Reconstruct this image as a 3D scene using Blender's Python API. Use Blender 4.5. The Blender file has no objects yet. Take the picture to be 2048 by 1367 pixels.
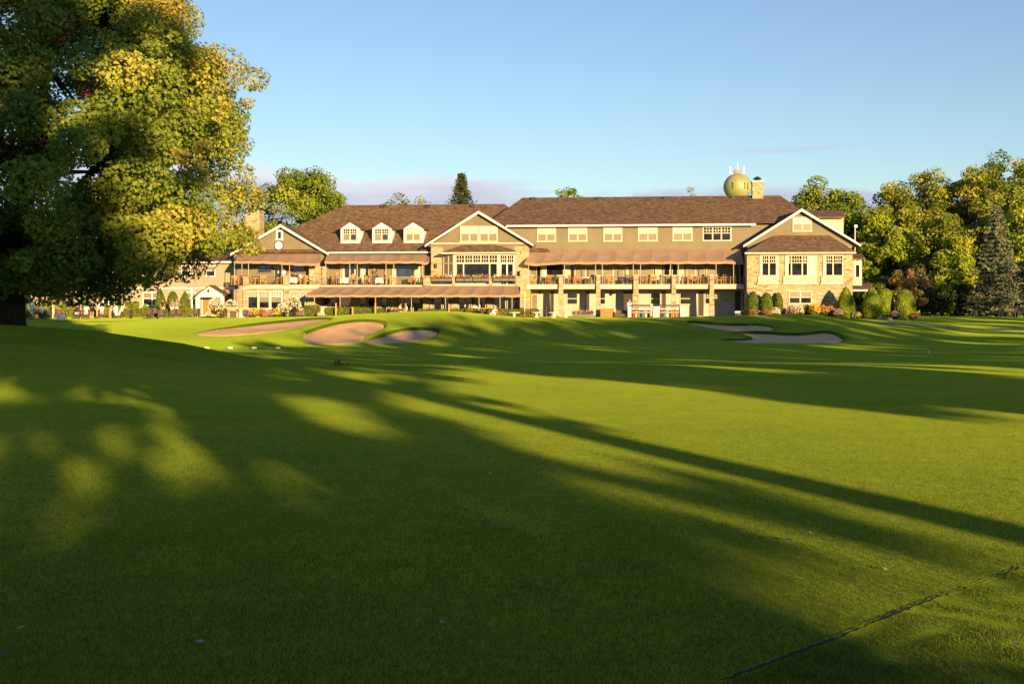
import bpy, bmesh, math, random
import numpy as np
from mathutils import Vector, Matrix

sc = bpy.context.scene
COL = sc.collection
R = math.radians
random.seed(7)
rng = np.random.default_rng(11)

# ---------------------------------------------------------------- camera
EYE = 1.65
F = 2400.0                      # focal length in photo pixels (photo 2048 wide)
HZ = 600.0                      # horizon row of the photo
cam_d = bpy.data.cameras.new('camera')
cam = bpy.data.objects.new('camera', cam_d); COL.objects.link(cam)
cam.location = (0, 0, EYE); cam.rotation_euler = (R(90), 0, 0)
cam_d.sensor_width = 36.0; cam_d.lens = 36.0 * F / 2048
cam_d.shift_y = (HZ - 683.5) / 2048
cam_d.clip_start = 0.1; cam_d.clip_end = 3000
sc.camera = cam

# ---------------------------------------------------------------- light
SUN_EL = 8.0                    # degrees above the horizon
SUN_OFF = 23.0                  # behind the camera, this far to its right
to_sun = Vector((math.sin(R(SUN_OFF)) * math.cos(R(SUN_EL)), -math.cos(R(SUN_OFF)) * math.cos(R(SUN_EL)), math.sin(R(SUN_EL))))
sd = bpy.data.lights.new('sun', 'SUN'); sun = bpy.data.objects.new('sun', sd); COL.objects.link(sun)
sd.energy = 5.0; sd.angle = R(0.55); sd.color = (1.0, 0.645, 0.285)
sun.rotation_euler = to_sun.to_track_quat('Z', 'Y').to_euler()
sun.location = (20, -60, 40)

world = bpy.data.worlds.new('World'); sc.world = world; world.use_nodes = True
nt = world.node_tree; N = nt.nodes; L = nt.links
for n in list(N): N.remove(n)
out = N.new('ShaderNodeOutputWorld'); bg = N.new('ShaderNodeBackground'); bg.inputs['Strength'].default_value = 0.078
L.new(bg.outputs[0], out.inputs[0])
sky = N.new('ShaderNodeTexSky'); sky.sky_type = 'NISHITA'; sky.sun_disc = False
sky.sun_elevation = R(SUN_EL); sky.sun_rotation = R(180 - SUN_OFF)
sky.air_density = 1.0; sky.dust_density = 0.0; sky.ozone_density = 2.6; sky.altitude = 50
# low clouds: banks of cloud near the horizon, laid out by compass direction and elevation
tc = N.new('ShaderNodeTexCoord'); sp = N.new('ShaderNodeSeparateXYZ'); L.new(tc.outputs['Generated'], sp.inputs[0])
def wm(op, a, b=None, c=None, clamp=False):
    n = N.new('ShaderNodeMath'); n.operation = op; n.use_clamp = clamp
    for i, v in enumerate((a, b, c)):
        if v is None: continue
        if isinstance(v, (int, float)): n.inputs[i].default_value = v
        else: L.new(v, n.inputs[i])
    return n.outputs[0]
azi = wm('ARCTAN2', sp.outputs[0], sp.outputs[1])
hyp = wm('SQRT', wm('ADD', wm('MULTIPLY', sp.outputs[0], sp.outputs[0]), wm('MULTIPLY', sp.outputs[1], sp.outputs[1])))
elv = wm('ARCTAN2', sp.outputs[2], hyp)
def wrange(v, a, b, c=0.0, d=1.0, smooth=True):
    n = N.new('ShaderNodeMapRange'); n.interpolation_type = 'SMOOTHSTEP' if smooth else 'LINEAR'
    L.new(v, n.inputs[0])
    for i, x in zip((1, 2, 3, 4), (a, b, c, d)): n.inputs[i].default_value = x
    return n.outputs[0]
def wnoise(sx, sy, scale, detail=6, off=0.0, rough=0.55):
    cb = N.new('ShaderNodeCombineXYZ'); L.new(wm('MULTIPLY', azi, sx), cb.inputs[0]); L.new(wm('MULTIPLY', elv, sy), cb.inputs[1]); cb.inputs[2].default_value = off
    n = N.new('ShaderNodeTexNoise'); n.inputs['Scale'].default_value = scale; n.inputs['Detail'].default_value = detail; n.inputs['Roughness'].default_value = rough
    L.new(cb.outputs[0], n.inputs['Vector']); return n.outputs['Fac']
def wmix(f, a, b):
    n = N.new('ShaderNodeMix'); n.data_type = 'RGBA'
    L.new(f, n.inputs[0])
    for s, v in ((6, a), (7, b)):
        if isinstance(v, tuple): n.inputs[s].default_value = v
        else: L.new(v, n.inputs[s])
    return n.outputs[2]
skyc = sky.outputs[0]
# gentle tint towards the photographed pale evening blue
hs = N.new('ShaderNodeHueSaturation'); L.new(skyc, hs.inputs['Color']); hs.inputs['Saturation'].default_value = 0.94; hs.inputs['Value'].default_value = 1.0; hs.inputs['Hue'].default_value = 0.508
skyc = hs.outputs[0]
n1 = wnoise(9, 34, 1.0, 7, 3.1)
n2 = wnoise(5, 60, 1.0, 6, 9.7)
# main bank: below about 5.8 degrees, tallest left of centre
topline = wm('ADD', wm('MULTIPLY', wm('SUBTRACT', n1, 0.5), 0.06), wrange(azi, -0.22, 0.10, 0.112, 0.094))
bank = wm('MULTIPLY', wrange(wm('SUBTRACT', topline, elv), -0.003, 0.014), wrange(n2, 0.28, 0.48, 0.7, 1.0))
bank = wm('MULTIPLY', bank, wrange(elv, 0.0, 0.03, 0.35, 1.0))
bright = wm('MULTIPLY', wrange(wm('SUBTRACT', topline, elv), 0.0, 0.035, 1.0, 0.0), wrange(azi, -0.10, 0.06, 1.0, 0.2))
ccol = wmix(bright, (2.6, 3.0, 3.75, 1), (4.7, 4.45, 4.75, 1))
skyc = wmix(wm('MULTIPLY', bank, 1.05, clamp=True), skyc, ccol)
# thin streaks over the right
n3 = wnoise(7, 110, 1.0, 5, 21.0)
st = wm('MULTIPLY', wrange(n3, 0.60, 0.72), wm('MULTIPLY', wrange(elv, 0.07, 0.09), wrange(elv, 0.15, 0.12)))
st = wm('MULTIPLY', st, wrange(azi, 0.12, 0.24))
skyc = wmix(wm('MULTIPLY', st, 0.45), skyc, (2.9, 3.2, 3.9, 1))
L.new(skyc, bg.inputs['Color'])

sc.view_settings.view_transform = 'Standard'; sc.view_settings.look = 'None'
sc.view_settings.gamma = 1.0; sc.view_settings.use_curve_mapping = False
sc.view_settings.exposure = 1.3
sc.render.engine = 'CYCLES'
sc.cycles.max_bounces = 5; sc.cycles.diffuse_bounces = 2; sc.cycles.glossy_bounces = 2
sc.cycles.transmission_bounces = 3; sc.cycles.transparent_max_bounces = 4
sc.cycles.use_denoising = True

# ---------------------------------------------------------------- object helpers
def tag(o, label=None, cat=None, group=None, kind=None):
    if label: o['label'] = label
    if cat: o['category'] = cat
    if group: o['group'] = group
    if kind: o['kind'] = kind
    return o
def thing(name, label, cat, loc=(0, 0, 0), rz=0.0, group=None, scale=1.0):
    o = bpy.data.objects.new(name, None); COL.objects.link(o)
    o.location = loc; o.rotation_euler = (0, 0, rz); o.scale = (scale,) * 3
    o.empty_display_size = 0.2
    return tag(o, label, cat, group)
def copy_tree(o, parent=None):
    c = o.copy(); COL.objects.link(c); c.parent = parent
    for ch in o.children: copy_tree(ch, c)
    return c
def link(name, me, mat=None, parent=None):
    o = bpy.data.objects.new(name, me); COL.objects.link(o)
    if mat is not None and not me.materials: me.materials.append(mat)
    if parent is not None: o.parent = parent
    return o
class MB:
    def __init__(s): s.v = []; s.f = []
    def add(s, vs, fs):
        b = len(s.v); s.v += [tuple(p) for p in vs]; s.f += [tuple(i + b for i in f) for f in fs]; return s
    def box(s, x0, x1, y0, y1, z0, z1):
        if x0 > x1: x0, x1 = x1, x0
        if y0 > y1: y0, y1 = y1, y0
        if z0 > z1: z0, z1 = z1, z0
        return s.add([(x0,y0,z0),(x1,y0,z0),(x1,y1,z0),(x0,y1,z0),(x0,y0,z1),(x1,y0,z1),(x1,y1,z1),(x0,y1,z1)],
                     [(0,3,2,1),(4,5,6,7),(0,1,5,4),(1,2,6,5),(2,3,7,6),(3,0,4,7)])
    def prism(s, poly, axis, a, b):
        # poly: 2-D outline; axis 'y' -> poly is (x,z); 'x' -> (y,z); 'z' -> (x,y)
        n = len(poly)
        def P(p, t): return {'y': (p[0], t, p[1]), 'x': (t, p[0], p[1]), 'z': (p[0], p[1], t)}[axis]
        vs = [P(p, a) for p in poly] + [P(p, b) for p in poly]
        fs = [tuple(range(n)), tuple(range(2*n-1, n-1, -1))] + [(i, i+n, (i+1) % n + n, (i+1) % n) for i in range(n)]
        return s.add(vs, fs)
    def slab(s, quad, t):
        # quad: four 3-D points (upper face, in order); thickness t straight down
        vs = list(quad) + [(p[0], p[1], p[2]-t) for p in quad]; n = len(quad)
        return s.add(vs, [tuple(range(n)), tuple(range(2*n-1, n-1, -1))] + [(i, (i+1) % n, (i+1) % n + n, i+n) for i in range(n)])
    def tube(s, pts, rads, seg=8):
        pts = [Vector(p) for p in pts]
        if isinstance(rads, (int, float)): rads = [rads]*len(pts)
        rings = []
        up = None
        for i, p in enumerate(pts):
            d = (pts[min(i+1, len(pts)-1)] - pts[max(i-1, 0)])
            d = d.normalized() if d.length > 1e-9 else Vector((0,0,1))
            if up is None: up = Vector((1,0,0)) if abs(d.x) < 0.8 else Vector((0,1,0))
            a = d.cross(up).normalized(); b = d.cross(a).normalized(); up = b.cross(d) if False else up
            rings.append([p + (a*math.cos(2*math.pi*k/seg) + b*math.sin(2*math.pi*k/seg))*rads[i] for k in range(seg)])
        vs = [tuple(q) for r in rings for q in r]; fs = []
        for i in range(len(pts)-1):
            for k in range(seg):
                fs.append((i*seg+k, i*seg+(k+1) % seg, (i+1)*seg+(k+1) % seg, (i+1)*seg+k))
        fs.append(tuple(range(seg-1, -1, -1))); fs.append(tuple((len(pts)-1)*seg+k for k in range(seg)))
        return s.add(vs, fs)
    def bar(s, p, q, r, seg=6): return s.tube([p, q], r, seg)
    def lathe(s, prof, c=(0,0,0), seg=20):
        vs = []; fs = []
        for (r, z) in prof:
            for k in range(seg):
                a = 2*math.pi*k/seg; vs.append((c[0]+r*math.cos(a), c[1]+r*math.sin(a), c[2]+z))
        for i in range(len(prof)-1):
            for k in range(seg): fs.append((i*seg+k, i*seg+(k+1) % seg, (i+1)*seg+(k+1) % seg, (i+1)*seg+k))
        fs.append(tuple(range(seg-1, -1, -1))); fs.append(tuple((len(prof)-1)*seg+k for k in range(seg)))
        return s.add(vs, fs)
    def mesh(s, name, mat=None, smooth=False):
        me = bpy.data.meshes.new(name); me.from_pydata(s.v, [], s.f); me.update()
        bm = bmesh.new(); bm.from_mesh(me); bmesh.ops.recalc_face_normals(bm, faces=bm.faces); bm.to_mesh(me); bm.free()
        if smooth: me.polygons.foreach_set('use_smooth', [True]*len(me.polygons))
        if mat: me.materials.append(mat)
        return me
    def build(s, name, mat=None, parent=None, smooth=False):
        return link(name, s.mesh(name, mat, smooth), None, parent)

# ---------------------------------------------------------------- materials
MATS = {}
def newmat(name):
    m = bpy.data.materials.new(name); m.use_nodes = True; MATS[name] = m
    t = m.node_tree; b = t.nodes['Principled BSDF']
    return m, t, b
def nd(t, kind, **kw):
    n = t.nodes.new(kind)
    for k, v in kw.items():
        if k in n.inputs: n.inputs[k].default_value = v
        else: setattr(n, k, v)
    return n
def ramp(t, fac, stops):
    r = t.nodes.new('ShaderNodeValToRGB'); t.links.new(fac, r.inputs[0])
    e = r.color_ramp.elements
    while len(e) < len(stops): e.new(0.5)
    for i, (p, c) in enumerate(stops): e[i].position = p; e[i].color = (*c, 1)
    return r.outputs[0]
def plain(name, col, rough=0.7, var=0.12, scale=6.0, bump=0.0, spec=0.4, metal=0.0, bscale=40.0):
    m, t, b = newmat(name)
    tcx = nd(t, 'ShaderNodeTexCoord')
    n = nd(t, 'ShaderNodeTexNoise', Scale=scale, Detail=5.0, Roughness=0.6); t.links.new(tcx.outputs['Object'], n.inputs['Vector'])
    lo = tuple(max(0, c*(1-var)) for c in col); hi = tuple(min(1, c*(1+var)) for c in col)
    t.links.new(ramp(t, n.outputs['Fac'], [(0.3, lo), (0.7, hi)]), b.inputs['Base Color'])
    b.inputs['Roughness'].default_value = rough; b.inputs['Specular IOR Level'].default_value = spec; b.inputs['Metallic'].default_value = metal
    if bump:
        n2 = nd(t, 'ShaderNodeTexNoise', Scale=bscale, Detail=4.0); t.links.new(tcx.outputs['Object'], n2.inputs['Vector'])
        bp = nd(t, 'ShaderNodeBump', Strength=bump, Distance=0.02); t.links.new(n2.outputs['Fac'], bp.inputs['Height']); t.links.new(bp.outputs[0], b.inputs['Normal'])
    return m
def siding(name, col, pitch=0.14):
    m, t, b = newmat(name)
    tcx = nd(t, 'ShaderNodeTexCoord'); s = nd(t, 'ShaderNodeSeparateXYZ'); t.links.new(tcx.outputs['Object'], s.inputs[0])
    md = nd(t, 'ShaderNodeMath', operation='FRACT'); dv = nd(t, 'ShaderNodeMath', operation='DIVIDE'); dv.inputs[1].default_value = pitch
    t.links.new(s.outputs[2], dv.inputs[0]); t.links.new(dv.outputs[0], md.inputs[0])
    n = nd(t, 'ShaderNodeTexNoise', Scale=0.7, Detail=6.0, Roughness=0.65); t.links.new(tcx.outputs['Object'], n.inputs['Vector'])
    c = ramp(t, n.outputs['Fac'], [(0.3, tuple(x*0.86 for x in col)), (0.7, tuple(min(1, x*1.1) for x in col))])
    t.links.new(c, b.inputs['Base Color']); b.inputs['Roughness'].default_value = 0.75
    bp = nd(t, 'ShaderNodeBump', Strength=0.6, Distance=0.02); t.links.new(md.outputs[0], bp.inputs['Height']); t.links.new(bp.outputs[0], b.inputs['Normal'])
    return m
def stone(name, cols, mortar, bw=0.42, bh=0.17, bumpd=0.04):
    m, t, b = newmat(name)
    tcx = nd(t, 'ShaderNodeTexCoord'); s = nd(t, 'ShaderNodeSeparateXYZ'); t.links.new(tcx.outputs['Object'], s.inputs[0])
    ad = nd(t, 'ShaderNodeMath', operation='ADD'); t.links.new(s.outputs[0], ad.inputs[0]); t.links.new(s.outputs[1], ad.inputs[1])
    cb = nd(t, 'ShaderNodeCombineXYZ'); t.links.new(ad.outputs[0], cb.inputs[0]); t.links.new(s.outputs[2], cb.inputs[1])
    nz = nd(t, 'ShaderNodeTexNoise', Scale=2.2, Detail=3.0); t.links.new(tcx.outputs['Object'], nz.inputs['Vector'])
    vm = nd(t, 'ShaderNodeVectorMath', operation='MULTIPLY_ADD'); t.links.new(nz.outputs['Color'], vm.inputs[0]); vm.inputs[1].default_value = (0.22, 0.12, 0); t.links.new(cb.outputs[0], vm.inputs[2])
    def br(bw_, bh_, off):
        k = nd(t, 'ShaderNodeTexBrick'); k.offset = 0.5; k.offset_frequency = 2; k.squash = 0.7; k.squash_frequency = 3
        k.inputs['Scale'].default_value = 1.0; k.inputs['Brick Width'].default_value = bw_; k.inputs['Row Height'].default_value = bh_
        k.inputs['Mortar Size'].default_value = 0.012; k.inputs['Mortar Smooth'].default_value = 0.3; k.inputs['Bias'].default_value = 0.0
        k.inputs['Color1'].default_value = (0, 0, 0, 1); k.inputs['Color2'].default_value = (1, 1, 1, 1); k.inputs['Mortar'].default_value = (0.5, 0.5, 0.5, 1)
        t.links.new(vm.outputs[0], k.inputs['Vector']); return k
    k = br(bw, bh, 0)
    c = ramp(t, k.outputs['Color'], [(i/(len(cols)-1)*0.9+0.05, cc) for i, cc in enumerate(cols)])
    n3 = nd(t, 'ShaderNodeTexNoise', Scale=5.0, Detail=6.0, Roughness=0.7); t.links.new(tcx.outputs['Object'], n3.inputs['Vector'])
    mx = nd(t, 'ShaderNodeMix', data_type='RGBA', blend_type='MULTIPLY'); mx.inputs[0].default_value = 0.55
    t.links.new(c, mx.inputs[6]); t.links.new(ramp(t, n3.outputs['Fac'], [(0.3, (0.55, 0.55, 0.55)), (0.65, (1.15, 1.15, 1.15))]), mx.inputs[7])
    mm = nd(t, 'ShaderNodeMix', data_type='RGBA'); t.links.new(k.outputs['Fac'], mm.inputs[0]); t.links.new(mx.outputs[2], mm.inputs[6]); mm.inputs[7].default_value = (*mortar, 1)
    t.links.new(mm.outputs[2], b.inputs['Base Color']); b.inputs['Roughness'].default_value = 0.85
    iv = nd(t, 'ShaderNodeMath', operation='SUBTRACT'); iv.inputs[0].default_value = 1.0; t.links.new(k.outputs['Fac'], iv.inputs[1])
    a2 = nd(t, 'ShaderNodeMath', operation='ADD'); t.links.new(iv.outputs[0], a2.inputs[0]); t.links.new(n3.outputs['Fac'], a2.inputs[1])
    bp = nd(t, 'ShaderNodeBump', Strength=0.7, Distance=bumpd); t.links.new(a2.outputs[0], bp.inputs['Height']); t.links.new(bp.outputs[0], b.inputs['Normal'])
    return m
def shingle(name, c0, c1, c2):
    m, t, b = newmat(name)
    tcx = nd(t, 'ShaderNodeTexCoord'); s = nd(t, 'ShaderNodeSeparateXYZ'); t.links.new(tcx.outputs['Object'], s.inputs[0])
    ad = nd(t, 'ShaderNodeMath', operation='ADD'); t.links.new(s.outputs[0], ad.inputs[0]); t.links.new(s.outputs[1], ad.inputs[1])
    cb = nd(t, 'ShaderNodeCombineXYZ'); t.links.new(ad.outputs[0], cb.inputs[0]); t.links.new(s.outputs[2], cb.inputs[1])
    k = nd(t, 'ShaderNodeTexBrick'); k.inputs['Scale'].default_value = 1; k.inputs['Brick Width'].default_value = 0.30; k.inputs['Row Height'].default_value = 0.085
    k.inputs['Mortar Size'].default_value = 0.008; k.inputs['Color1'].default_value = (0, 0, 0, 1); k.inputs['Color2'].default_value = (1, 1, 1, 1); k.inputs['Mortar'].default_value = (0.1, 0.1, 0.1, 1)
    t.links.new(cb.outputs[0], k.inputs['Vector'])
    n = nd(t, 'ShaderNodeTexNoise', Scale=1.6, Detail=8.0, Roughness=0.75); 
    mp = nd(t, 'ShaderNodeMapping'); mp.inputs['Scale'].default_value = (1.0, 1.0, 2.5); t.links.new(tcx.outputs['Object'], mp.inputs['Vector']); t.links.new(mp.outputs[0], n.inputs['Vector'])
    mx = nd(t, 'ShaderNodeMix', data_type='FLOAT'); mx.inputs[0].default_value = 0.45
    t.links.new(n.outputs['Fac'], mx.inputs[2]); t.links.new(k.outputs['Color'], mx.inputs[3])
    t.links.new(ramp(t, mx.outputs[0], [(0.25, c0), (0.5, c1), (0.78, c2)]), b.inputs['Base Color'])
    b.inputs['Roughness'].default_value = 0.9; b.inputs['Specular IOR Level'].default_value = 0.2
    bp = nd(t, 'ShaderNodeBump', Strength=0.5, Distance=0.03); t.links.new(mx.outputs[0], bp.inputs['Height']); t.links.new(bp.outputs[0], b.inputs['Normal'])
    return m
def leafmat(name, stops, trans=0.35, rough=0.55):
    m, t, b = newmat(name)
    a = nd(t, 'ShaderNodeAttribute'); a.attribute_name = 'tone'
    c = ramp(t, a.outputs['Fac'], stops)
    t.links.new(c, b.inputs['Base Color']); b.inputs['Roughness'].default_value = rough; b.inputs['Specular IOR Level'].default_value = 0.3
    tr = nd(t, 'ShaderNodeBsdfTranslucent'); t.links.new(c, tr.inputs['Color'])
    ms = nd(t, 'ShaderNodeMixShader'); ms.inputs[0].default_value = trans
    o = t.nodes['Material Output']; t.links.new(b.outputs[0], ms.inputs[1]); t.links.new(tr.outputs[0], ms.inputs[2]); t.links.new(ms.outputs[0], o.inputs['Surface'])
    return m
def glassy(name, col, rough=0.06, spec=0.6):
    m, t, b = newmat(name)
    tcx = nd(t, 'ShaderNodeTexCoord'); n = nd(t, 'ShaderNodeTexNoise', Scale=1.3, Detail=3.0); t.links.new(tcx.outputs['Object'], n.inputs['Vector'])
    t.links.new(ramp(t, n.outputs['Fac'], [(0.35, tuple(c*0.6 for c in col)), (0.65, tuple(min(1, c*1.5) for c in col))]), b.inputs['Base Color'])
    b.inputs['Roughness'].default_value = rough; b.inputs['Specular IOR Level'].default_value = spec
    bp = nd(t, 'ShaderNodeBump', Strength=0.05, Distance=0.05); t.links.new(n.outputs['Fac'], bp.inputs['Height']); t.links.new(bp.outputs[0], b.inputs['Normal'])
    return m
# ---------------------------------------------------------------- terrain
def sstep(a, b, x):
    t = np.clip((x - a)/(b - a), 0, 1); return t*t*(3 - 2*t)
_PY = np.array([-400, 0, 24, 32, 40, 50, 60, 70, 80, 84, 88, 92, 96, 100, 106, 112, 900])
_PZ = np.array([0, 0, 0, -.10, -.42, -.9, -1.2, -1.36, -1.36, -1.15, -.62, -.08, .12, .2, .12, 0, 0])
def px2x(px, Y): return (px - 1024.0)/F*Y
def prof(Y):
    return (np.interp(Y-1.2, _PY, _PZ) + np.interp(Y, _PY, _PZ)*2 + np.interp(Y+1.2, _PY, _PZ))/4
def pts_from_px(pts, *unused):
    """ground plan of an outline seen in the photo: meet the terrain along each line of sight"""
    o = []
    for (px, py) in pts:
        Ys = np.arange(81.0, 101.0, .05); z = terr((px-1024.0)/F*Ys, Ys); rows = HZ + F*(EYE - z)/Ys
        ok = np.where(rows <= py)[0]; Y = Ys[ok[0]] if len(ok) else Ys[-1]
        o.append((px2x(px, Y), Y))
    return np.array(o)
def sdist(poly, X, Y):
    # signed distance to polygon, negative inside
    n = len(poly); d = np.full(X.shape, 1e9); ins = np.zeros(X.shape, bool)
    for i in range(n):
        ax, ay = poly[i]; bx, by = poly[(i+1) % n]
        ex, ey = bx-ax, by-ay; wx, wy = X-ax, Y-ay
        t = np.clip((wx*ex + wy*ey)/(ex*ex + ey*ey + 1e-12), 0, 1)
        d = np.minimum(d, np.hypot(wx - t*ex, wy - t*ey))
        c = ((ay > Y) != (by > Y)) & (X < (bx-ax)*(Y-ay)/(by-ay+1e-12) + ax)
        ins ^= c
    return np.where(ins, -d, d)
def smooth_poly(p, it=2):
    for _ in range(it):
        q = []
        for i in range(len(p)):
            a, b = p[i], p[(i+1) % len(p)]; q += [a*.75+b*.25, a*.25+b*.75]
        p = np.array(q)
    return p
def terr(X, Y):
    X = np.asarray(X, float); Y = np.asarray(Y, float)
    k = Y/np.maximum(1, Y)
    z = prof(Y)
    pxv = 1024 + F*X/np.maximum(Y, 1)
    # left lawn rises more evenly than the valley in front of the green
    lf = sstep(-22, -34, X)
    z = z*(1-lf) + lf*np.interp(Y, [-400,24,40,60,85,104,900], [0,0,-.3,-.85,-.75,-.0,0])
    rf = sstep(24, 38, X)
    z = z*(1-rf) + rf*np.interp(Y, [-400,24,45,75,90,112,900], [0,0,-.6,-1.1,-.75,-.0,0])
    # crest of the green on the left of centre, its shoulders
    z = z + .58*np.exp(-((X+6)/6.0)**2 - ((Y-96)/5.0)**2) + .18*np.exp(-((X+14)/7.0)**2 - ((Y-98)/5)**2)
    # nose of turf between the green and the right bunkers
    z = z + .28*np.exp(-((X-13.5)/2.2)**2 - ((Y-87.5)/2.4)**2) + .3*np.exp(-((X-19)/3)**2 - ((Y-91)/2.0)**2)
    z = z + .35*np.exp(-((X-22)/6)**2 - ((Y-98)/3.0)**2)
    # mound around the maple
    mx = np.interp(X, [-400,-22,-14.6,-12.4,-10,-7.7,-5.0,400], [1.1,1.12,1.12,.98,.66,.16,0.0,0.0])
    z = z + mx*np.exp(-(np.abs(Y-34.5)/6.2)**2.6)
    # soft undulation
    z = z + .03*np.sin(X*.31+Y*.17)*sstep(14, 40, Y) + .02*np.sin(X*.7-Y*.23+1.3)*sstep(20, 50, Y)
    return z
# outlines of the sand bunkers (ground plan)
BUNK = [
    pts_from_px([(388,667),(430,659),(490,651),(560,643),(610,638),(650,636),(668,638),(652,645),(600,655),(550,663),(500,669),(440,672),(400,671)], 85.5, 672, 92, 636),
    pts_from_px([(604,669),(618,662),(650,652),(690,643),(730,640),(765,643),(774,650),(768,659),(745,668),(728,677),(722,686),(690,688),(640,689),(610,684)], 82, 689, 92, 640),
    pts_from_px([(722,685),(750,675),(790,662),(820,657),(860,657),(880,662),(876,671),(850,680),(800,686),(750,689)], 82, 689, 88.5, 656),
    pts_from_px([(1372,642),(1420,646),(1470,650),(1530,650),(1552,657),(1530,663),(1470,662),(1420,656),(1380,650)], 88.5, 663, 95, 642),
    pts_from_px([(1440,678),(1490,680),(1510,674),(1460,664),(1520,664),(1570,668),(1610,668),(1650,662),(1678,668),(1692,680),(1670,686),(1560,687),(1480,685)], 82.3, 687, 88.5, 660),
]
BUNK = [smooth_poly(p) for p in BUNK]
def terr_b(X, Y):
    z = terr(X, Y)
    for p in BUNK:
        lo = p.min(0)-1.5; hi = p.max(0)+1.5
        m = (X > lo[0]) & (X < hi[0]) & (Y > lo[1]) & (Y < hi[1])
        if m.any():
            d = sdist(p, X[m], Y[m])
            zz = z[m]; fb = sstep(.12, .62, (Y[m]-p[:,1].min())/(p[:,1].max()-p[:,1].min()))
            zz = zz + .09*fb*np.exp(-(np.clip(d, 0, 9)/.6)**2)*(d > 0) + .09*fb*(d <= 0) - (.20*fb*sstep(0.04, -.2, d) + .08*fb*sstep(-.1, -1.8, d) + .06*(d <= 0))
            z[m] = zz
    return z
def H(x, y): return float(terr_b(np.array([float(x)]), np.array([float(y)]))[0])

def grid_mesh(name, xs, ys, zf):
    X, Y = np.meshgrid(xs, ys); Z = zf(X.ravel(), Y.ravel())
    co = np.stack([X.ravel(), Y.ravel(), Z], 1).astype(np.float32)
    nx, ny = len(xs), len(ys)
    i = np.arange(nx-1)[None, :] + np.arange(ny-1)[:, None]*nx
    q = np.stack([i, i+1, i+1+nx, i+nx], -1).reshape(-1, 4)
    return raw_mesh(name, co, q)
def raw_mesh(name, co, q, smooth=True, tone=None, mat=None):
    me = bpy.data.meshes.new(name); k = q.shape[1]
    me.vertices.add(len(co)); me.vertices.foreach_set('co', np.ascontiguousarray(co, np.float32).ravel())
    me.loops.add(q.size); me.loops.foreach_set('vertex_index', np.ascontiguousarray(q, np.int32).ravel())
    me.polygons.add(len(q)); me.polygons.foreach_set('loop_start', np.arange(0, q.size, k, dtype=np.int32))
    me.polygons.foreach_set('use_smooth', np.full(len(q), smooth))
    me.update(calc_edges=True); me.validate()
    if tone is not None:
        a = me.attributes.new('tone', 'FLOAT', 'FACE'); a.data.foreach_set('value', np.ascontiguousarray(tone, np.float32))
    if mat: me.materials.append(mat)
    return me
def spaced(segs):
    o = []
    for a, b, s in segs:
        n = max(1, int(round((b-a)/s))); o += list(a + (b-a)*np.arange(n)/n)
    o.append(segs[-1][1]); return np.array(o)
xs = spaced([(-900,-300,60),(-300,-90,12),(-90,-34,1.4),(-34,34,.16),(34,80,1.2),(80,300,12),(300,900,60)])
ys = spaced([(-300,-60,15),(-60,3,1.2),(3,30,.3),(30,78,.5),(78,101,.13),(100,125,.5),(125,300,6),(300,2000,80)])

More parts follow.
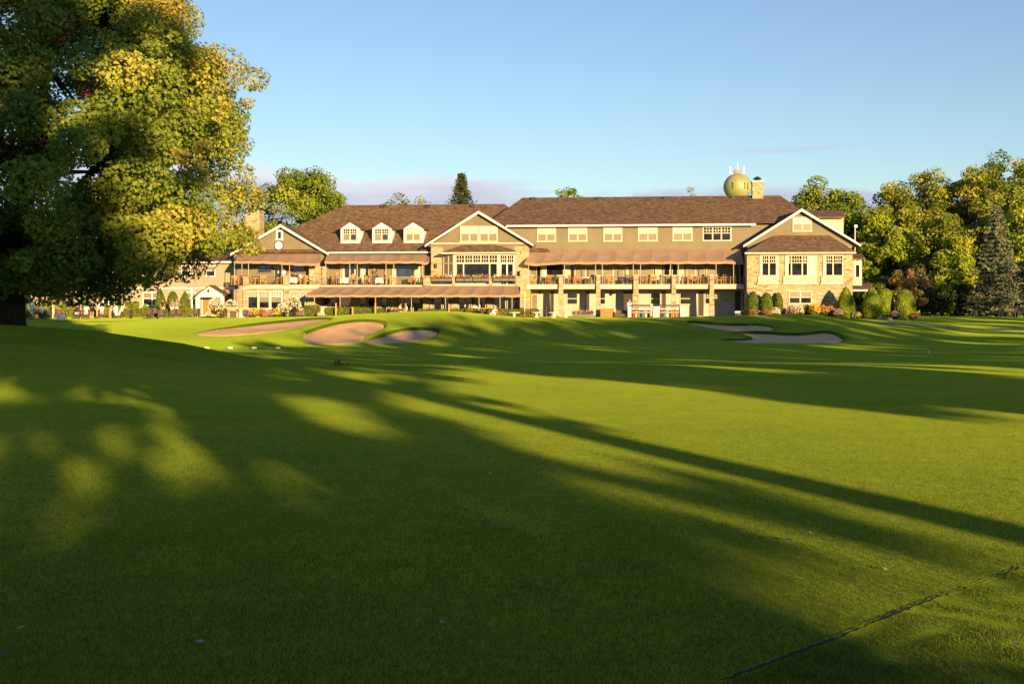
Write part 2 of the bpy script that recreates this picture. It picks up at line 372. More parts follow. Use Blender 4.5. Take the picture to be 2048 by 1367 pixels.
def turfmat():
    m, t, b = newmat('turf')
    tcx = nd(t, 'ShaderNodeTexCoord')
    def noise(sc_, det=5.0, rough=.6, vec=None, scl=None):
        n = nd(t, 'ShaderNodeTexNoise', Scale=sc_, Detail=det, Roughness=rough)
        if scl:
            mp = nd(t, 'ShaderNodeMapping'); mp.inputs['Scale'].default_value = scl; t.links.new(tcx.outputs['Object'], mp.inputs['Vector']); t.links.new(mp.outputs[0], n.inputs['Vector'])
        else: t.links.new(tcx.outputs['Object'], n.inputs['Vector'])
        return n.outputs['Fac']
    a = nd(t, 'ShaderNodeAttribute'); a.attribute_name = 'turf_kind'     # 0 rough, .5 fairway, 1 putting green
    n1 = noise(.25, 6); n2 = noise(9.0, 6, .7); n3 = noise(120.0, 3, .7, scl=(1, 1, 1))
    base = ramp(t, a.outputs['Fac'], [(0.0, (.092, .162, .018)), (.5, (.150, .228, .021)), (1.0, (.210, .280, .027))])
    def mul(c, f, lo, hi, amt=1.0):
        mx = nd(t, 'ShaderNodeMix', data_type='RGBA', blend_type='MULTIPLY'); mx.inputs[0].default_value = amt
        t.links.new(c, mx.inputs[6]); t.links.new(ramp(t, f, [(.3, lo), (.7, hi)]), mx.inputs[7]); return mx.outputs[2]
    n4 = noise(1.7, 7, .72)
    c = mul(base, n1, (.74, .84, .75), (1.22, 1.10, 1.1)); c = mul(c, n4, (.80, .84, .8), (1.2, 1.12, 1.1)); c = mul(c, n2, (.76, .82, .8), (1.22, 1.14, 1.1)); c = mul(c, n3, (.6, .66, .6), (1.4, 1.3, 1.3), .8)
    t.links.new(c, b.inputs['Base Color']); b.inputs['Roughness'].default_value = .9; b.inputs['Specular IOR Level'].default_value = .15
    ss = nd(t, 'ShaderNodeMath', operation='ADD'); t.links.new(n3, ss.inputs[0]); t.links.new(n2, ss.inputs[1])
    bp = nd(t, 'ShaderNodeBump', Strength=.55, Distance=.02); t.links.new(ss.outputs[0], bp.inputs['Height']); t.links.new(bp.outputs[0], b.inputs['Normal'])
    # upright blades: normals lean every way and thin blades let light through
    bl = nd(t, 'ShaderNodeTexNoise', Scale=260.0, Detail=2.0, Roughness=.5); t.links.new(tcx.outputs['Object'], bl.inputs['Vector'])
    vm = nd(t, 'ShaderNodeVectorMath', operation='MULTIPLY_ADD'); t.links.new(bl.outputs['Color'], vm.inputs[0]); vm.inputs[1].default_value = (9, 9, 0); vm.inputs[2].default_value = (-4.5, -4.5, .30)
    nn = nd(t, 'ShaderNodeVectorMath', operation='NORMALIZE'); t.links.new(vm.outputs[0], nn.inputs[0])
    df = nd(t, 'ShaderNodeBsdfDiffuse'); t.links.new(c, df.inputs['Color']); t.links.new(nn.outputs[0], df.inputs['Normal'])
    tr = nd(t, 'ShaderNodeBsdfTranslucent'); t.links.new(c, tr.inputs['Color']); t.links.new(nn.outputs[0], tr.inputs['Normal'])
    m1 = nd(t, 'ShaderNodeAddShader'); t.links.new(df.outputs[0], m1.inputs[0]); t.links.new(tr.outputs[0], m1.inputs[1])
    m2 = nd(t, 'ShaderNodeMixShader'); m2.inputs[0].default_value = .54
    b.inputs['Sheen Weight'].default_value = 1.0; b.inputs['Sheen Roughness'].default_value = .42; b.inputs['Sheen Tint'].default_value = (.27, .40, .035, 1)
    dk = nd(t, 'ShaderNodeMix', data_type='RGBA', blend_type='MULTIPLY'); dk.inputs[0].default_value = 1.0; t.links.new(c, dk.inputs[6]); dk.inputs[7].default_value = (.3, .3, .3, 1); t.links.new(dk.outputs[2], b.inputs['Base Color']); t.links.new(b.outputs[0], m2.inputs[1]); t.links.new(m1.outputs[0], m2.inputs[2])
    t.links.new(m2.outputs[0], t.nodes['Material Output'].inputs['Surface'])
    return m
TURF = turfmat()
TURF.cycles.use_bump_map_correction = False
EDGE = [(px2x(2300, 9.5)-.0, 9.5)]
def edge_px(px, py): Y = EYE*F/(py-HZ); return (px2x(px, Y), Y)
# the mowing line in the right foreground, as a ground-plan line
E0 = edge_px(1500, 1340); E1 = edge_px(2048, 1130)
ev = np.array([E1[0]-E0[0], E1[1]-E0[1]]); ev /= np.hypot(*ev)
en = np.array([ev[1], -ev[0]])          # points to the right / rough side
def edge_side(X, Y): return (X-E0[0])*en[0] + (Y-E0[1])*en[1]
def groundz(X, Y):
    z = terr_b(X, Y)
    s = edge_side(X, Y); near = (Y < 30) & (Y > -5)
    return z
gm = grid_mesh('lawn', xs, ys, groundz)
cx = np.empty(len(gm.vertices)*3); gm.vertices.foreach_get('co', cx); cx = cx.reshape(-1, 3)
tk = np.full(len(cx), .5)
# putting green: the smooth pale turf in front of the club house
gd = np.sqrt(((cx[:,0]-5.5)/12.5)**2 + ((cx[:,1]-98.5)/5.6)**2)
tk = np.maximum(tk, 1 - .5*np.clip((gd-1)/.03, 0, 1))
tk = np.where((cx[:,1] < 30) & (cx[:,1] > -5), .75, tk)
tk = np.where((edge_side(cx[:,0], cx[:,1]) > 0) & (cx[:,1] < 30), .25, tk)
for p in BUNK:
    d = sdist(p, cx[:,0], cx[:,1]); tk = np.where((d < .3), .05, tk)
at = gm.attributes.new('turf_kind', 'FLOAT', 'POINT'); at.data.foreach_set('value', tk.astype(np.float32))
gm.materials.append(TURF)
lawn = bpy.data.objects.new('ground', gm); COL.objects.link(lawn); tag(lawn, 'mown green golf course turf rolling up to the club house', 'lawn', kind='structure')

# sand
def sandmat():
    m, t, b = newmat('sand')
    tcx = nd(t, 'ShaderNodeTexCoord')
    n = nd(t, 'ShaderNodeTexNoise', Scale=1.2, Detail=8.0, Roughness=.7); t.links.new(tcx.outputs['Object'], n.inputs['Vector'])
    w = nd(t, 'ShaderNodeTexNoise', Scale=14.0, Detail=3.0); t.links.new(tcx.outputs['Object'], w.inputs['Vector'])
    t.links.new(ramp(t, n.outputs['Fac'], [(.3, (.60, .375, .19)), (.7, (.76, .50, .27))]), b.inputs['Base Color'])
    b.inputs['Roughness'].default_value = .95; b.inputs['Specular IOR Level'].default_value = .1
    bp = nd(t, 'ShaderNodeBump', Strength=.35, Distance=.05); t.links.new(w.outputs['Fac'], bp.inputs['Height']); t.links.new(bp.outputs[0], b.inputs['Normal'])
    return m
SAND = sandmat()
for i, p in enumerate(BUNK):
    lo = p.min(0); hi = p.max(0)
    gx = np.arange(lo[0]-.4, hi[0]+.5, .1); gy = np.arange(lo[1]-.4, hi[1]+.5, .08)
    def zf(X, Y, p=p):
        d = sdist(p, X, Y)
        return terr_b(X, Y) + np.clip((-d-.0-.10*sstep(.12, .62, (Y-p[:,1].min())/(p[:,1].max()-p[:,1].min())))*.6, -.2, .085) + .02*np.sin(X*3+Y*2)*(d < -.5)
    X, Y = np.meshgrid(gx, gy); d = sdist(p, X.ravel(), Y.ravel()).reshape(X.shape)
    sm = grid_mesh('sand_bunker', gx, gy, zf)
    keep = (d < .3)
    bm = bmesh.new(); bm.from_mesh(sm); bm.verts.ensure_lookup_table(); kf = keep.ravel()
    bmesh.ops.delete(bm, geom=[v for v in bm.verts if not kf[v.index]], context='VERTS'); bm.to_mesh(sm); bm.free()
    sm.materials.append(SAND)
    o = bpy.data.objects.new('sand_bunker', sm); COL.objects.link(o)
    tag(o, ['long low sand bunker at the far left, beyond the others', 'large kidney shaped sand bunker left of the green', 'smaller sand bunker right beside the kidney shaped one',
            'thin shaded sand bunker on the far side of the right mound', 'wide shaded sand bunker in front on the right'][i], 'bunker', 'sand bunkers around the green', 'structure')
# ---------------------------------------------------------------- foliage
def rand_dirs(n, g):
    v = g.normal(size=(n, 3)); return v/np.linalg.norm(v, axis=1)[:, None]
def leaf_cards(name, C, Nn, size, tone, mat, g, shape='rhomb', jitter=.6, aspect=.62):
    """C centres, Nn preferred normals -> one mesh of small folded leaf faces"""
    n = len(C); d = Nn + jitter*g.normal(size=(n, 3)); d /= np.linalg.norm(d, axis=1)[:, None]
    t = np.cross(d, g.normal(size=(n, 3))); t /= np.linalg.norm(t, axis=1)[:, None] + 1e-9
    b = np.cross(d, t); s = (size*(.6 + .8*g.random(n)))[:, None] if np.ndim(size) else (size*(.6+.8*g.random(n)))[:, None]
    if shape == 'rhomb':
        P = [C - t*s*.5, C - b*s*.5*aspect + d*s*.06, C + t*s*.5, C + b*s*.5*aspect + d*s*.06]
    else:      # lobed maple leaf
        out_ = [(-.5,0),(-.18,.13),(-.2,.42),(.05,.22),(.22,.36),(.2,.12),(.55,0),(.2,-.12),(.22,-.36),(.05,-.22),(-.2,-.42),(-.18,-.13)]
        P = [C + t*s*a_ + b*s*b_ + d*s*(.12*abs(b_)) for a_, b_ in out_]
    k = len(P); co = np.stack(P, 1).reshape(-1, 3); q = np.arange(n*k).reshape(n, k)
    return raw_mesh(name, co, q, smooth=False, tone=tone, mat=mat)
def clumped(g, clumps, per, shell=.55):
    """clumps: (m,4) xyz r ; returns centres, normals, clump index"""
    m = len(clumps); idx = np.repeat(np.arange(m), per) if np.ndim(per) == 0 else np.repeat(np.arange(m), per)
    n = len(idx); d = rand_dirs(n, g); rr = (shell + (1-shell)*g.random(n)**.6)[:, None]*clumps[idx, 3:4]
    return clumps[idx, :3] + d*rr*np.array([1, 1, .75]), d, idx
def crown_clumps(g, c, r, m, rc, fill=.45, bottom=-1.0, squash=1.0):
    """clump centres in an ellipsoid crown, most of them near its surface"""
    d = rand_dirs(m*3, g); d = d[d[:, 2] > bottom][:m]
    rad = (fill + (1-fill)*g.random(len(d))**.45)[:, None]
    P = np.array(c) + d*rad*np.array(r)
    rr = rc*(.65 + .7*g.random(len(d)))
    return np.concatenate([P, rr[:, None]], 1)
BARK = plain('bark', (.055, .042, .032), .9, .35, 9.0, .8, .2, bscale=25)
BARKL = plain('bark_light', (.16, .12, .08), .9, .3, 6.0, .6, .2, bscale=20)
def limbs(mb, g, base, top, r0, n, spread, up=.5, sub=2, tips=None):
    base = Vector(base); top = Vector(top); ax = top-base
    pts = [base + ax*(i/7) + Vector((g.normal()*.02, g.normal()*.02, 0))*ax.length*(i/7) for i in range(8)]
    mb.tube([tuple(p) for p in pts], [r0*(1.25 if i == 0 else 1)*(1-.8*i/7) for i in range(8)], 10)
    for k in range(n):
        f = .3 + .65*k/n; p0 = base + ax*f; a = k*2.4 + g.random()*.8
        ln = spread*(1.05 - .45*f)*(.75+.4*g.random())
        dirv = Vector((math.cos(a), math.sin(a), up*(.7+.6*g.random())))
        q = [p0]; r_ = r0*(1-.8*f)*.55
        for j in range(1, 6):
            q.append(p0 + dirv*ln*j/5 + Vector((g.normal(), g.normal(), g.normal()+.3*j/5))*ln*.035*j)
        mb.tube([tuple(x) for x in q], [r_*(1-.16*j) for j in range(6)], 6)
        for s_ in range(sub):
            j = 2 + s_ % 3; d2 = (dirv + Vector(tuple(g.normal(size=3)*.7))).normalized()
            mb.tube([tuple(q[j]), tuple(q[j] + d2*ln*.25), tuple(q[j] + d2*ln*.45 + Vector((0, 0, ln*.06)))], [r_*.5, r_*.35, r_*.12], 5)
            if tips is not None: tips.append(q[j] + d2*ln*.45)
        if tips is not None: tips.append(q[-1])
def deciduous(label, loc, h, rad, mat, seed, trunk_frac=.22, n=6000, leaf=.34, group=None, name='deciduous_tree', m=46, rc=.26, shape=None, trunk=None, cat='tree', bark=None):
    g = np.random.default_rng(seed)
    t = thing(name, label, cat, loc, 0, group)
    zb = h*trunk_frac; rz = (h-zb)/2; c = (0, 0, zb+rz)
    mb = MB(); limbs(mb, g, (0, 0, -.3), (0, 0, h*.86), trunk or h*.022, 9, rad*.85, .6)
    mb.build('trunk', bark or BARK, t, True)
    cl = crown_clumps(g, c, (rad*.86, rad*.86, rz*.9), m, rad*rc, .35)
    if shape == 'cone':
        f = np.clip((cl[:, 2]-zb)/(h-zb), 0, 1); cl[:, :2] *= (1.15-.85*f)[:, None]
    P, D, idx = clumped(g, cl, n//m, .45)
    outw = P - np.array(c); outw /= np.linalg.norm(outw, axis=1)[:, None]+1e-6
    tone = np.clip(.5 + .22*g.normal(size=m)[idx] + .08*g.normal(size=len(idx)), 0, 1)
    link('crown', leaf_cards('crown', P, D*.7+outw*.5, leaf, tone, mat, g), None, t)
    return t
def spruce(label, loc, h, rad, mat, seed, n=6000, leaf=.3, group=None, name='spruce_tree', droop=.25, taper=.85):
    g = np.random.default_rng(seed); t = thing(name, label, 'tree', loc, 0, group)
    mb = MB(); mb.tube([(0,0,-.3),(0,0,h*.5),(0,0,h*.98)], [h*.018, h*.01, .02], 8); 
    P = []; D = []; T = []
    nl = int(h*2.3)
    for i in range(nl):
        f = i/nl; z = h*(.04 + .95*f); rr = rad*(1-f)**taper*(.85+.3*g.random())+.04
        nb = max(5, int(13*(1-f)+4))
        for k in range(nb):
            a = 2*math.pi*k/nb + g.random()*.6 + i; L_ = rr*(.75+.4*g.random())
            m_ = max(4, int(n/nl/nb)); u = g.random(m_)**.7
            x = math.cos(a)*L_*u; y = math.sin(a)*L_*u; zz = z - droop*L_*u + .12*L_*u**3*2
            wob = g.normal(size=(m_, 3))*np.array([.09, .09, .05])*(.6+rad*.2)
            P.append(np.stack([x, y, zz], 1)+wob); D.append(np.tile([math.cos(a)*.5, math.sin(a)*.5, .8], (m_, 1))); T.append(np.full(m_, .5+.2*g.normal()) + .12*g.normal(size=m_) + .15*(u-.5))
            if i % 2 == 0: mb.tube([(0,0,z), (math.cos(a)*L_*.9, math.sin(a)*L_*.9, z-droop*L_*.8)], [.04, .015], 4)
    mb.build('trunk', BARK, t, True)
    link('crown', leaf_cards('crown', np.concatenate(P), np.concatenate(D), leaf, np.clip(np.concatenate(T), 0, 1), mat, g, aspect=.4), None, t)
    return t

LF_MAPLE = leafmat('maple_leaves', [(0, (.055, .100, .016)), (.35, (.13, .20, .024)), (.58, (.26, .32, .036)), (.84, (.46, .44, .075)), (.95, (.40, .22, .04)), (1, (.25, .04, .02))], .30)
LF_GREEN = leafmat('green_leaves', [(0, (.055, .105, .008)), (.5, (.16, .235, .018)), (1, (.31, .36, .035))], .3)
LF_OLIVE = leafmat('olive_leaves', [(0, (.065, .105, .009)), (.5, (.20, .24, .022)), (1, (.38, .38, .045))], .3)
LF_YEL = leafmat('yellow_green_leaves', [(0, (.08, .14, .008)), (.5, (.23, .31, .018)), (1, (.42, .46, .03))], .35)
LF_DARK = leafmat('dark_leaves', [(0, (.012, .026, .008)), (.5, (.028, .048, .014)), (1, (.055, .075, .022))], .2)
LF_BLUE = leafmat('blue_spruce_needles', [(0, (.05, .08, .05)), (.5, (.13, .16, .09)), (1, (.27, .29, .17))], .1)
LF_SPR = leafmat('spruce_needles', [(0, (.016, .030, .008)), (.5, (.04, .06, .014)), (1, (.09, .10, .022))], .1)
LF_RUST = leafmat('rusty_leaves', [(0, (.12, .11, .03)), (.5, (.30, .22, .06)), (1, (.46, .28, .09))], .3)

# the big maple on its mound
def maple():
    g = np.random.default_rng(5)
    Ym = 34.5; xm = px2x(22, Ym); zb = H(xm, Ym)
    t = thing('maple_tree', 'broad maple with green and orange leaves on the mound at the left edge', 'tree', (xm, Ym, zb-.1))
    mb = MB(); tips = []
    mb.tube([(0,0,-.2),(0,0,.15),(.03,0,.6),(.02,0,1.2),(-.05,0,1.9)], [.52,.42,.37,.36,.42], 14)
    # forks into heavy limbs
    for k, (dx, dy, dz, r_) in enumerate([(.9,-.3,3.2,.30),(-.9,.2,3.0,.28),(.1,.8,3.4,.26),(2.2,-.6,2.2,.17),(-2.3,-.5,2.0,.2),(1.6,1.5,2.0,.16),(-1.3,-1.9,2.0,.16),(1.0,-2.3,1.8,.16)]):
        a = Vector((-.03, 0, 1.6)); d = Vector((dx, dy, dz))
        q = [a + d*s_*.31 + Vector((0, 0, .25*s_*(s_ > 1)))*(1 if dz > 3 else .3) + Vector(tuple(g.normal(size=3)*.08)) for s_ in range(0, 7)]
        mb.tube([tuple(x) for x in q], [r_*(1-.13*s_) for s_ in range(7)], 8)
        for s_ in (2,3,4,5):
            for w in range(3):
                d2 = (d.normalized()*.5 + Vector(tuple(g.normal(size=3)*.7))).normalized(); L_ = 2.2+1.2*g.random()
                q2 = [q[s_], q[s_]+d2*L_*.5+Vector((0,0,.1)), q[s_]+d2*L_+Vector((0,0,-.1))]
                mb.tube([tuple(x) for x in q2], [r_*.33, r_*.22, r_*.06], 5)
    # low drooping boughs towards the lawn
    for (ex, ey, ez) in [(6.6,-1.2,2.2),(5.2,-2.4,1.9),(3.4,-2.8,1.7),(2.2,-3.2,1.4),(4.6,1.6,2.1),(5.9,.4,2.4),(-3,-3,1.6),(-5,-1,1.8)]:
        p0 = Vector((.1,0,2.3)); e = Vector((ex,ey,ez)); mid = p0*.45+e*.55+Vector((0,0,1.25))
        q = [(1-s_)**2*p0 + 2*s_*(1-s_)*mid + s_*s_*e for s_ in np.linspace(0,1,9)]
        mb.tube([tuple(x) for x in q], [.11*(1-.1*i) for i in range(9)], 6)
        for i in range(3,9):
            for w in range(2):
                d2 = Vector((g.normal()*.6+.3, g.normal()*.6, -.35+.3*g.normal())).normalized()
                mb.tube([tuple(q[i]), tuple(q[i]+d2*.5), tuple(q[i]+d2*.95+Vector((0,0,-.1)))], [.025,.018,.006], 4)
    mb.build('trunk', BARK, t, True)
    # crown in world-relative coordinates; profile of radius by height above the mound
    hh = np.array([.85, 1.4, 2.0, 3.0, 4.2, 5.4, 6.6, 7.8, 8.8, 9.8, 10.8, 11.4])
    rp = np.array([1.8, 3.3, 5.2, 6.5, 6.7, 6.6, 6.2, 5.8, 4.9, 3.9, 2.6, 1.3])
    m = 560
    z = .9 + 10.2*g.random(m)**.92; a = g.random(m)*2*math.pi
    # fewer clumps on the far side
    rad = np.interp(z, hh, rp)*(.30+.70*g.random(m)**.42)
    rad *= 1 + .10*np.sin(a*5+z*1.7) + .07*g.normal(size=m)
    lowcut = (z < 2.2) & (rad < 2.0)
    rad = np.where(lowcut, rad+2.2, rad)
    cl = np.stack([np.cos(a)*rad, np.sin(a)*rad, z, .50+.55*g.random(m)], 1)
    # boughs with gaps between them: the outline shows layered sprays
    ext = []
    for k in range(34):
        aa = g.random()*2*math.pi if k > 13 else -.9+1.8*g.random(); zz = 1.6+8.6*g.random(); rr = np.interp(zz, hh, rp)
        for s_ in range(4):
            f = 0.68+.125*s_; ext.append([math.cos(aa)*rr*f, math.sin(aa)*rr*f, zz-.1+.18*s_, .55-.1*s_])
    # skirt of drooping twigs
    for (ex, ey, ez) in [(6.6,-1.2,2.15),(5.2,-2.4,2.0),(4.2,-2.8,1.7),(3.0,-2.9,1.25),(2.0,-3.2,1.1),(4.6,1.6,2.1),(5.9,.4,2.3),(1.2,-3.0,1.3),(2.6,-1.6,1.3),(3.4,-.6,1.7),(-3,-3,1.2),(1.8,-2.5,1.5)]:
        for s_ in range(5): ext.append([ex+g.normal()*.5, ey+g.normal()*.5, ez+.3+g.normal()*.2, .36])
    cl = np.concatenate([cl, np.array(ext)])
    m = len(cl)
    per = (cl[:, 3]**2*1080).astype(int)
    P, D, idx = clumped(g, cl, per, .5)
    outw = P - np.array([0, 0, 5.5]); rr = np.hypot(P[:,0], P[:,1]); outw /= np.linalg.norm(outw, axis=1)[:, None]+1e-6
    az = np.arctan2(P[:,1], P[:,0])
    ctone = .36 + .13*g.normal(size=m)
    sunlit_warm = np.clip((P[:,2]-8.0)/3, 0, 1)*.24 + np.clip((P[:,0]-3.0)/3.0, 0, 1)*.22  # autumn tips, plus the sunlit top and right side put into leaf colour
    tone = np.clip(ctone[idx] + sunlit_warm + .075*g.normal(size=len(idx)), 0, .90)
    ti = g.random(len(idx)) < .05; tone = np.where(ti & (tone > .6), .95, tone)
    red = g.random(m) < .008; tone = np.where(red[idx] & (g.random(len(idx)) < .6), .99, tone)
    keep = P[:, 2] > np.where(P[:, 0] < 4.2, .95, 1.25) + .35*np.sin(P[:, 0]*2.3)
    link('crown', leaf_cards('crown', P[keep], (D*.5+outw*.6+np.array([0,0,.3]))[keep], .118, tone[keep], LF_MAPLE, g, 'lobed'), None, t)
    return t
maple()

# trees behind the photographer whose crowns throw the long shadows
def st(s, t):
    a = R(SUN_OFF); return (math.cos(a)*s - math.sin(a)*t, math.sin(a)*s + math.cos(a)*t)
TAN = math.tan(R(SUN_EL))
def shade_tree(label, s, t, blobs, trunk=None, seed=1, leaf=.26, dens=52, mat=None):
    """blobs: (s offset, shadow start t0, shadow end t1, half width, density) -> crown lobes whose shadow lies there"""
    g = np.random.default_rng(seed); x, y = st(s, t)
    tr = thing('shade_tree', label, 'tree', (x, y, 0), R(SUN_OFF), 'trees behind the photographer')
    cl = []
    top = 4.0
    for (so, t0, t1, hw, cov) in blobs:
        so = so + .105*(t0+t1)/2 - s
        z0 = (t0-t)*TAN; z1 = (t1-t)*TAN; top = max(top, z1)
        zc = (z0+z1)/2; hz = (z1-z0)/2; r_ = min(.62, max(.22, hz*.8), max(.2, hw*.6)); vol = max(2, int(cov*4*hw*hz/(math.pi*r_*r_)*1.15))
        u = g.random((vol, 3))*2-1
        cl.append(np.stack([so+u[:,0]*hw*(1+.28*g.normal(size=vol)), u[:,1]*min(3.0, hw*.8+.5), zc+u[:,2]*hz, r_*(.6+.6*g.random(vol))], 1))
    cl = np.concatenate(cl)
    mb = MB()
    r0 = trunk or .3
    mb.tube([(0,0,-.3),(0,0,top*.35),(0.1,0,top*.6),(0,0,top*.92)], [r0*1.2, r0, r0*.6, .05], 10)
    for k in range(0, len(cl), max(1, len(cl)//22)):
        c = cl[k]; zz = max(top*.2, min(top*.85, c[2]-.25*abs(c[0])-.4)); mb.tube([(0,0,zz),(c[0]*.5,c[1]*.5,(zz+c[2])/2+.15),(c[0],c[1],c[2])], [r0*.3, r0*.2, .03], 5)
    mb.build('trunk', BARK, tr, True)
    per = (cl[:, 3]**2*math.pi*2.5/(.17*leaf*leaf)).astype(int)
    P, D, idx = clumped(g, cl, per, .2)
    link('crown', leaf_cards('crown', P, D, leaf, np.clip(.5+.2*g.normal(size=len(P)), 0, 1), mat or LF_GREEN, g), None, tr)
    return tr
# coordinates: s to the right of the line of the shadows, t along them (see st); blobs (s, t0, t1, half width, cover)
shade_tree('tall tree behind the photographer with one bare trunk', 6.6, -13, [(3.0,29.5,50,3.0,1.5),(7.2,29.5,50,2.6,1.9),(0,29,50,2.7,3.0),(10.5,31,54,2.0,1.8),(4.6,15,29,.5,1.2),(6.0,22,30,.5,1.2)], .30, 21)
shade_tree('wide leafy tree behind the photographer to the left', -2, -22, [(-4.6,0,9.3,4.0,5.0),(0.2,0,6.4,1.7,6.0),(.9,7.2,9.6,1.0,3.5),(2.3,2,8.5,.9,6.0),(3.4,3,8,1.0,1.0),(4.0,8,15,.6,1.3),(2.4,8.2,14,1.4,4.0),(.5,6,11,1.0,2.5),(-1.2,10.4,14,2.2,2.0),(-5.0,9.5,14,2.4,1.6),(1.3,14,28,3.7,1.5),(-5.5,14,30,3.2,1.8),(-1,29,52,2.6,3.0),(-5.5,30,62,2.8,4.5)], .42, 22)
shade_tree('tallest tree behind the photographer on the far left', -9, -30, [(-10.5,2,84,3.6,2.2),(-8.6,56,94,3.0,3.0),(-5.6,50,82,1.6,1.3),(-8,88,102,3.0,2.0)], .5, 23)
shade_tree('round tree behind the photographer to the right', 15, -16, [(10.9,15,29,1.3,4.0),(13.5,12,30,1.8,3.6),(17,13,30,2.0,3.2),(12.5,30,74,2.6,1.5),(17.5,30,76,2.6,1.7),(15,74,80,4.5,.35),(9.8,50,72,1.4,.9)], .4, 24)
shade_tree('broad tree behind the photographer further to the right', 25, -20, [(21,16,69,2.4,2.4),(25.5,20,80,2.4,2.9),(29.5,20,82,2.2,2.7),(25,80,87,6.5,1.3)], .45, 25)
shade_tree('fourth tall tree behind the photographer on the right', 38, -18, [(33.5,28,82,2.4,2.6),(38,30,84,2.4,2.9),(42,30,84,2.2,2.7),(37,82,90,6.5,1.1)], .5, 26)
shade_tree('fifth tall tree behind the photographer on the far right', 53, -10, [(46.5,30,92,2.4,2.9),(51,36,92,2.4,3.0),(55.5,40,90,2.2,2.6),(50,90,96,4.5,1.1)], .5, 27)
shade_tree('outermost tall tree behind the photographer on the right', 69, 0, [(60.5,46,86,2.8,1.6),(66,50,90,2.8,1.5),(71,50,90,2.5,1.4),(66,90,104,6.5,.5)], .5, 28)
shade_tree('tall tree behind the photographer shading the blue spruce', 88, 10, [(77,62,122,7.0,1.5)], .5, 29)
shade_tree('wide tree behind the photographer between the right hand trees', 30, -24, [(20,30,66,6,2.0),(31,36,72,6.5,2.4),(43,40,80,6.5,2.6)], .45, 30)
# unseen boughs overhead and dense trees beside and behind, added to block sky light
def canopy(label, s, t, z0, z1, ss, tt, n, seed):
    g = np.random.default_rng(seed); x, y = st(s, t); tr = thing('shade_tree', label, 'tree', (x, y, 0), R(SUN_OFF), 'trees behind the photographer')
    cl = np.stack([(g.random(n)*2-1)*ss, (g.random(n)*2-1)*tt, z0+(z1-z0)*g.random(n), .7+.5*g.random(n)], 1)
    mb = MB(); mb.tube([(0,0,-.3),(0,0,z0),(0,.2,z1)], [.45,.35,.08], 10)
    for k in range(0, n, max(1, n//20)): c = cl[k]; mb.tube([(0,0,z0*.7),(c[0]*.5,c[1]*.5,(z0*.8+c[2])/2),tuple(c[:3])], [.14,.09,.03], 5)
    mb.build('trunk', BARK, tr, True)
    per = (cl[:, 3]**2*60).astype(int); P, D, idx = clumped(g, cl, per, .2); link('crown', leaf_cards('crown', P, D, .3, np.clip(.5+.2*g.normal(size=len(P)), 0, 1), LF_GREEN, g), None, tr)
canopy('unseen spreading tree with boughs overhead from the left, added to block sky light', -6.5, 1, 4.6, 8.0, 5.0, 7.0, 120, 41)
canopy('unseen tree with low boughs overhead, added to block sky light', 3.0, -3, 3.9, 6.0, 3.4, 4.6, 60, 45)
canopy('unseen tree with boughs overhead from the right, added to block sky light', 14, -3, 5.4, 9.0, 6.5, 6.5, 100, 46)
canopy('unseen dense high tree well to the left, added to block sky glow', -24, -8, 3, 22, 7, 8, 150, 42)
canopy('unseen dense high tree far to the left, added to block sky glow', -34, 8, 3, 20, 7, 8, 130, 43)
canopy('unseen dense high tree straight behind, added to block sky glow', -16, -34, 3, 24, 6, 6, 120, 44)
# ---------------------------------------------------------------- club house
TH = R(6.0); BO = (0.0, 120.0)
cT, sT = math.cos(TH), math.sin(TH)
def UU(px, v):
    k = (px-1024.0)/F; Y = (v + BO[1]*cT)/(k*sT + cT); return k*Y*cT - (Y-BO[1])*sT
def YY(px, v):
    k = (px-1024.0)/F; return (v + BO[1]*cT)/(k*sT + cT)
def ZZ(py, px, v): return EYE + (HZ-py)/F*YY(px, v)
def WP(u, v, z=0.0): return (BO[0] + u*cT + v*sT, BO[1] - u*sT + v*cT, z)
BROT = -TH
club = thing('club_house', 'long olive and stone club house with brown shingle roofs and balconies', 'building', (BO[0], BO[1], 0), BROT)
STUC = siding('stucco_olive', (.175, .155, .100), .16)
STUC2 = plain('stucco_cream', (.42, .40, .34), .8, .10, 1.2, .2)
STONE = stone('ledge_stone', [(.26,.17,.09),(.50,.39,.24),(.40,.28,.15),(.56,.47,.32),(.34,.27,.19),(.48,.33,.17)], (.36,.30,.22), .46, .17)
ROOF = shingle('brown_shingle', (.080,.052,.033), (.142,.094,.058), (.235,.16,.10))
WHITE = plain('white_trim', (.78,.74,.70), .5, .05, 3.0)
CREAM = plain('cream_trim', (.50,.46,.37), .55, .07, 3.0)
CANV = plain('awning_canvas', (.31,.215,.15), .85, .13, .9, .25, bscale=9)
DGLASS = glassy('dark_glass', (.010,.013,.018), .05, .8)
BGLASS = glassy('blue_glass', (.02,.035,.06), .05, .9)
BLIND = plain('blind_behind_glass', (.20,.18,.125), .35, .10, 2.2, spec=.6)
CURT = plain('white_curtain_behind_glass', (.56,.54,.49), .35, .08, 4.0, spec=.6)
METAL = plain('grey_metal', (.16,.15,.14), .45, .1, 3.0, metal=.4)
POLE = plain('pole_paint', (.44,.38,.30), .5, .08, 3.0)
DARKM = plain('dark_metal', (.025,.022,.02), .5, .2, 5.0)
DECK = plain('balcony_deck', (.55,.49,.38), .7, .08, 2.0)
DOOR_REC = plain('dark_door_and_recess', (.03,.026,.024), .4, .2, 3.0)
WOODO = plain('orange_wood', (.42,.17,.035), .45, .2, 7.0)
TEAK = plain('teak', (.46,.24,.07), .5, .25, 9.0)
BRICKR = plain('warm_lamp_brass', (.30,.20,.08), .4, .1, 5.0)

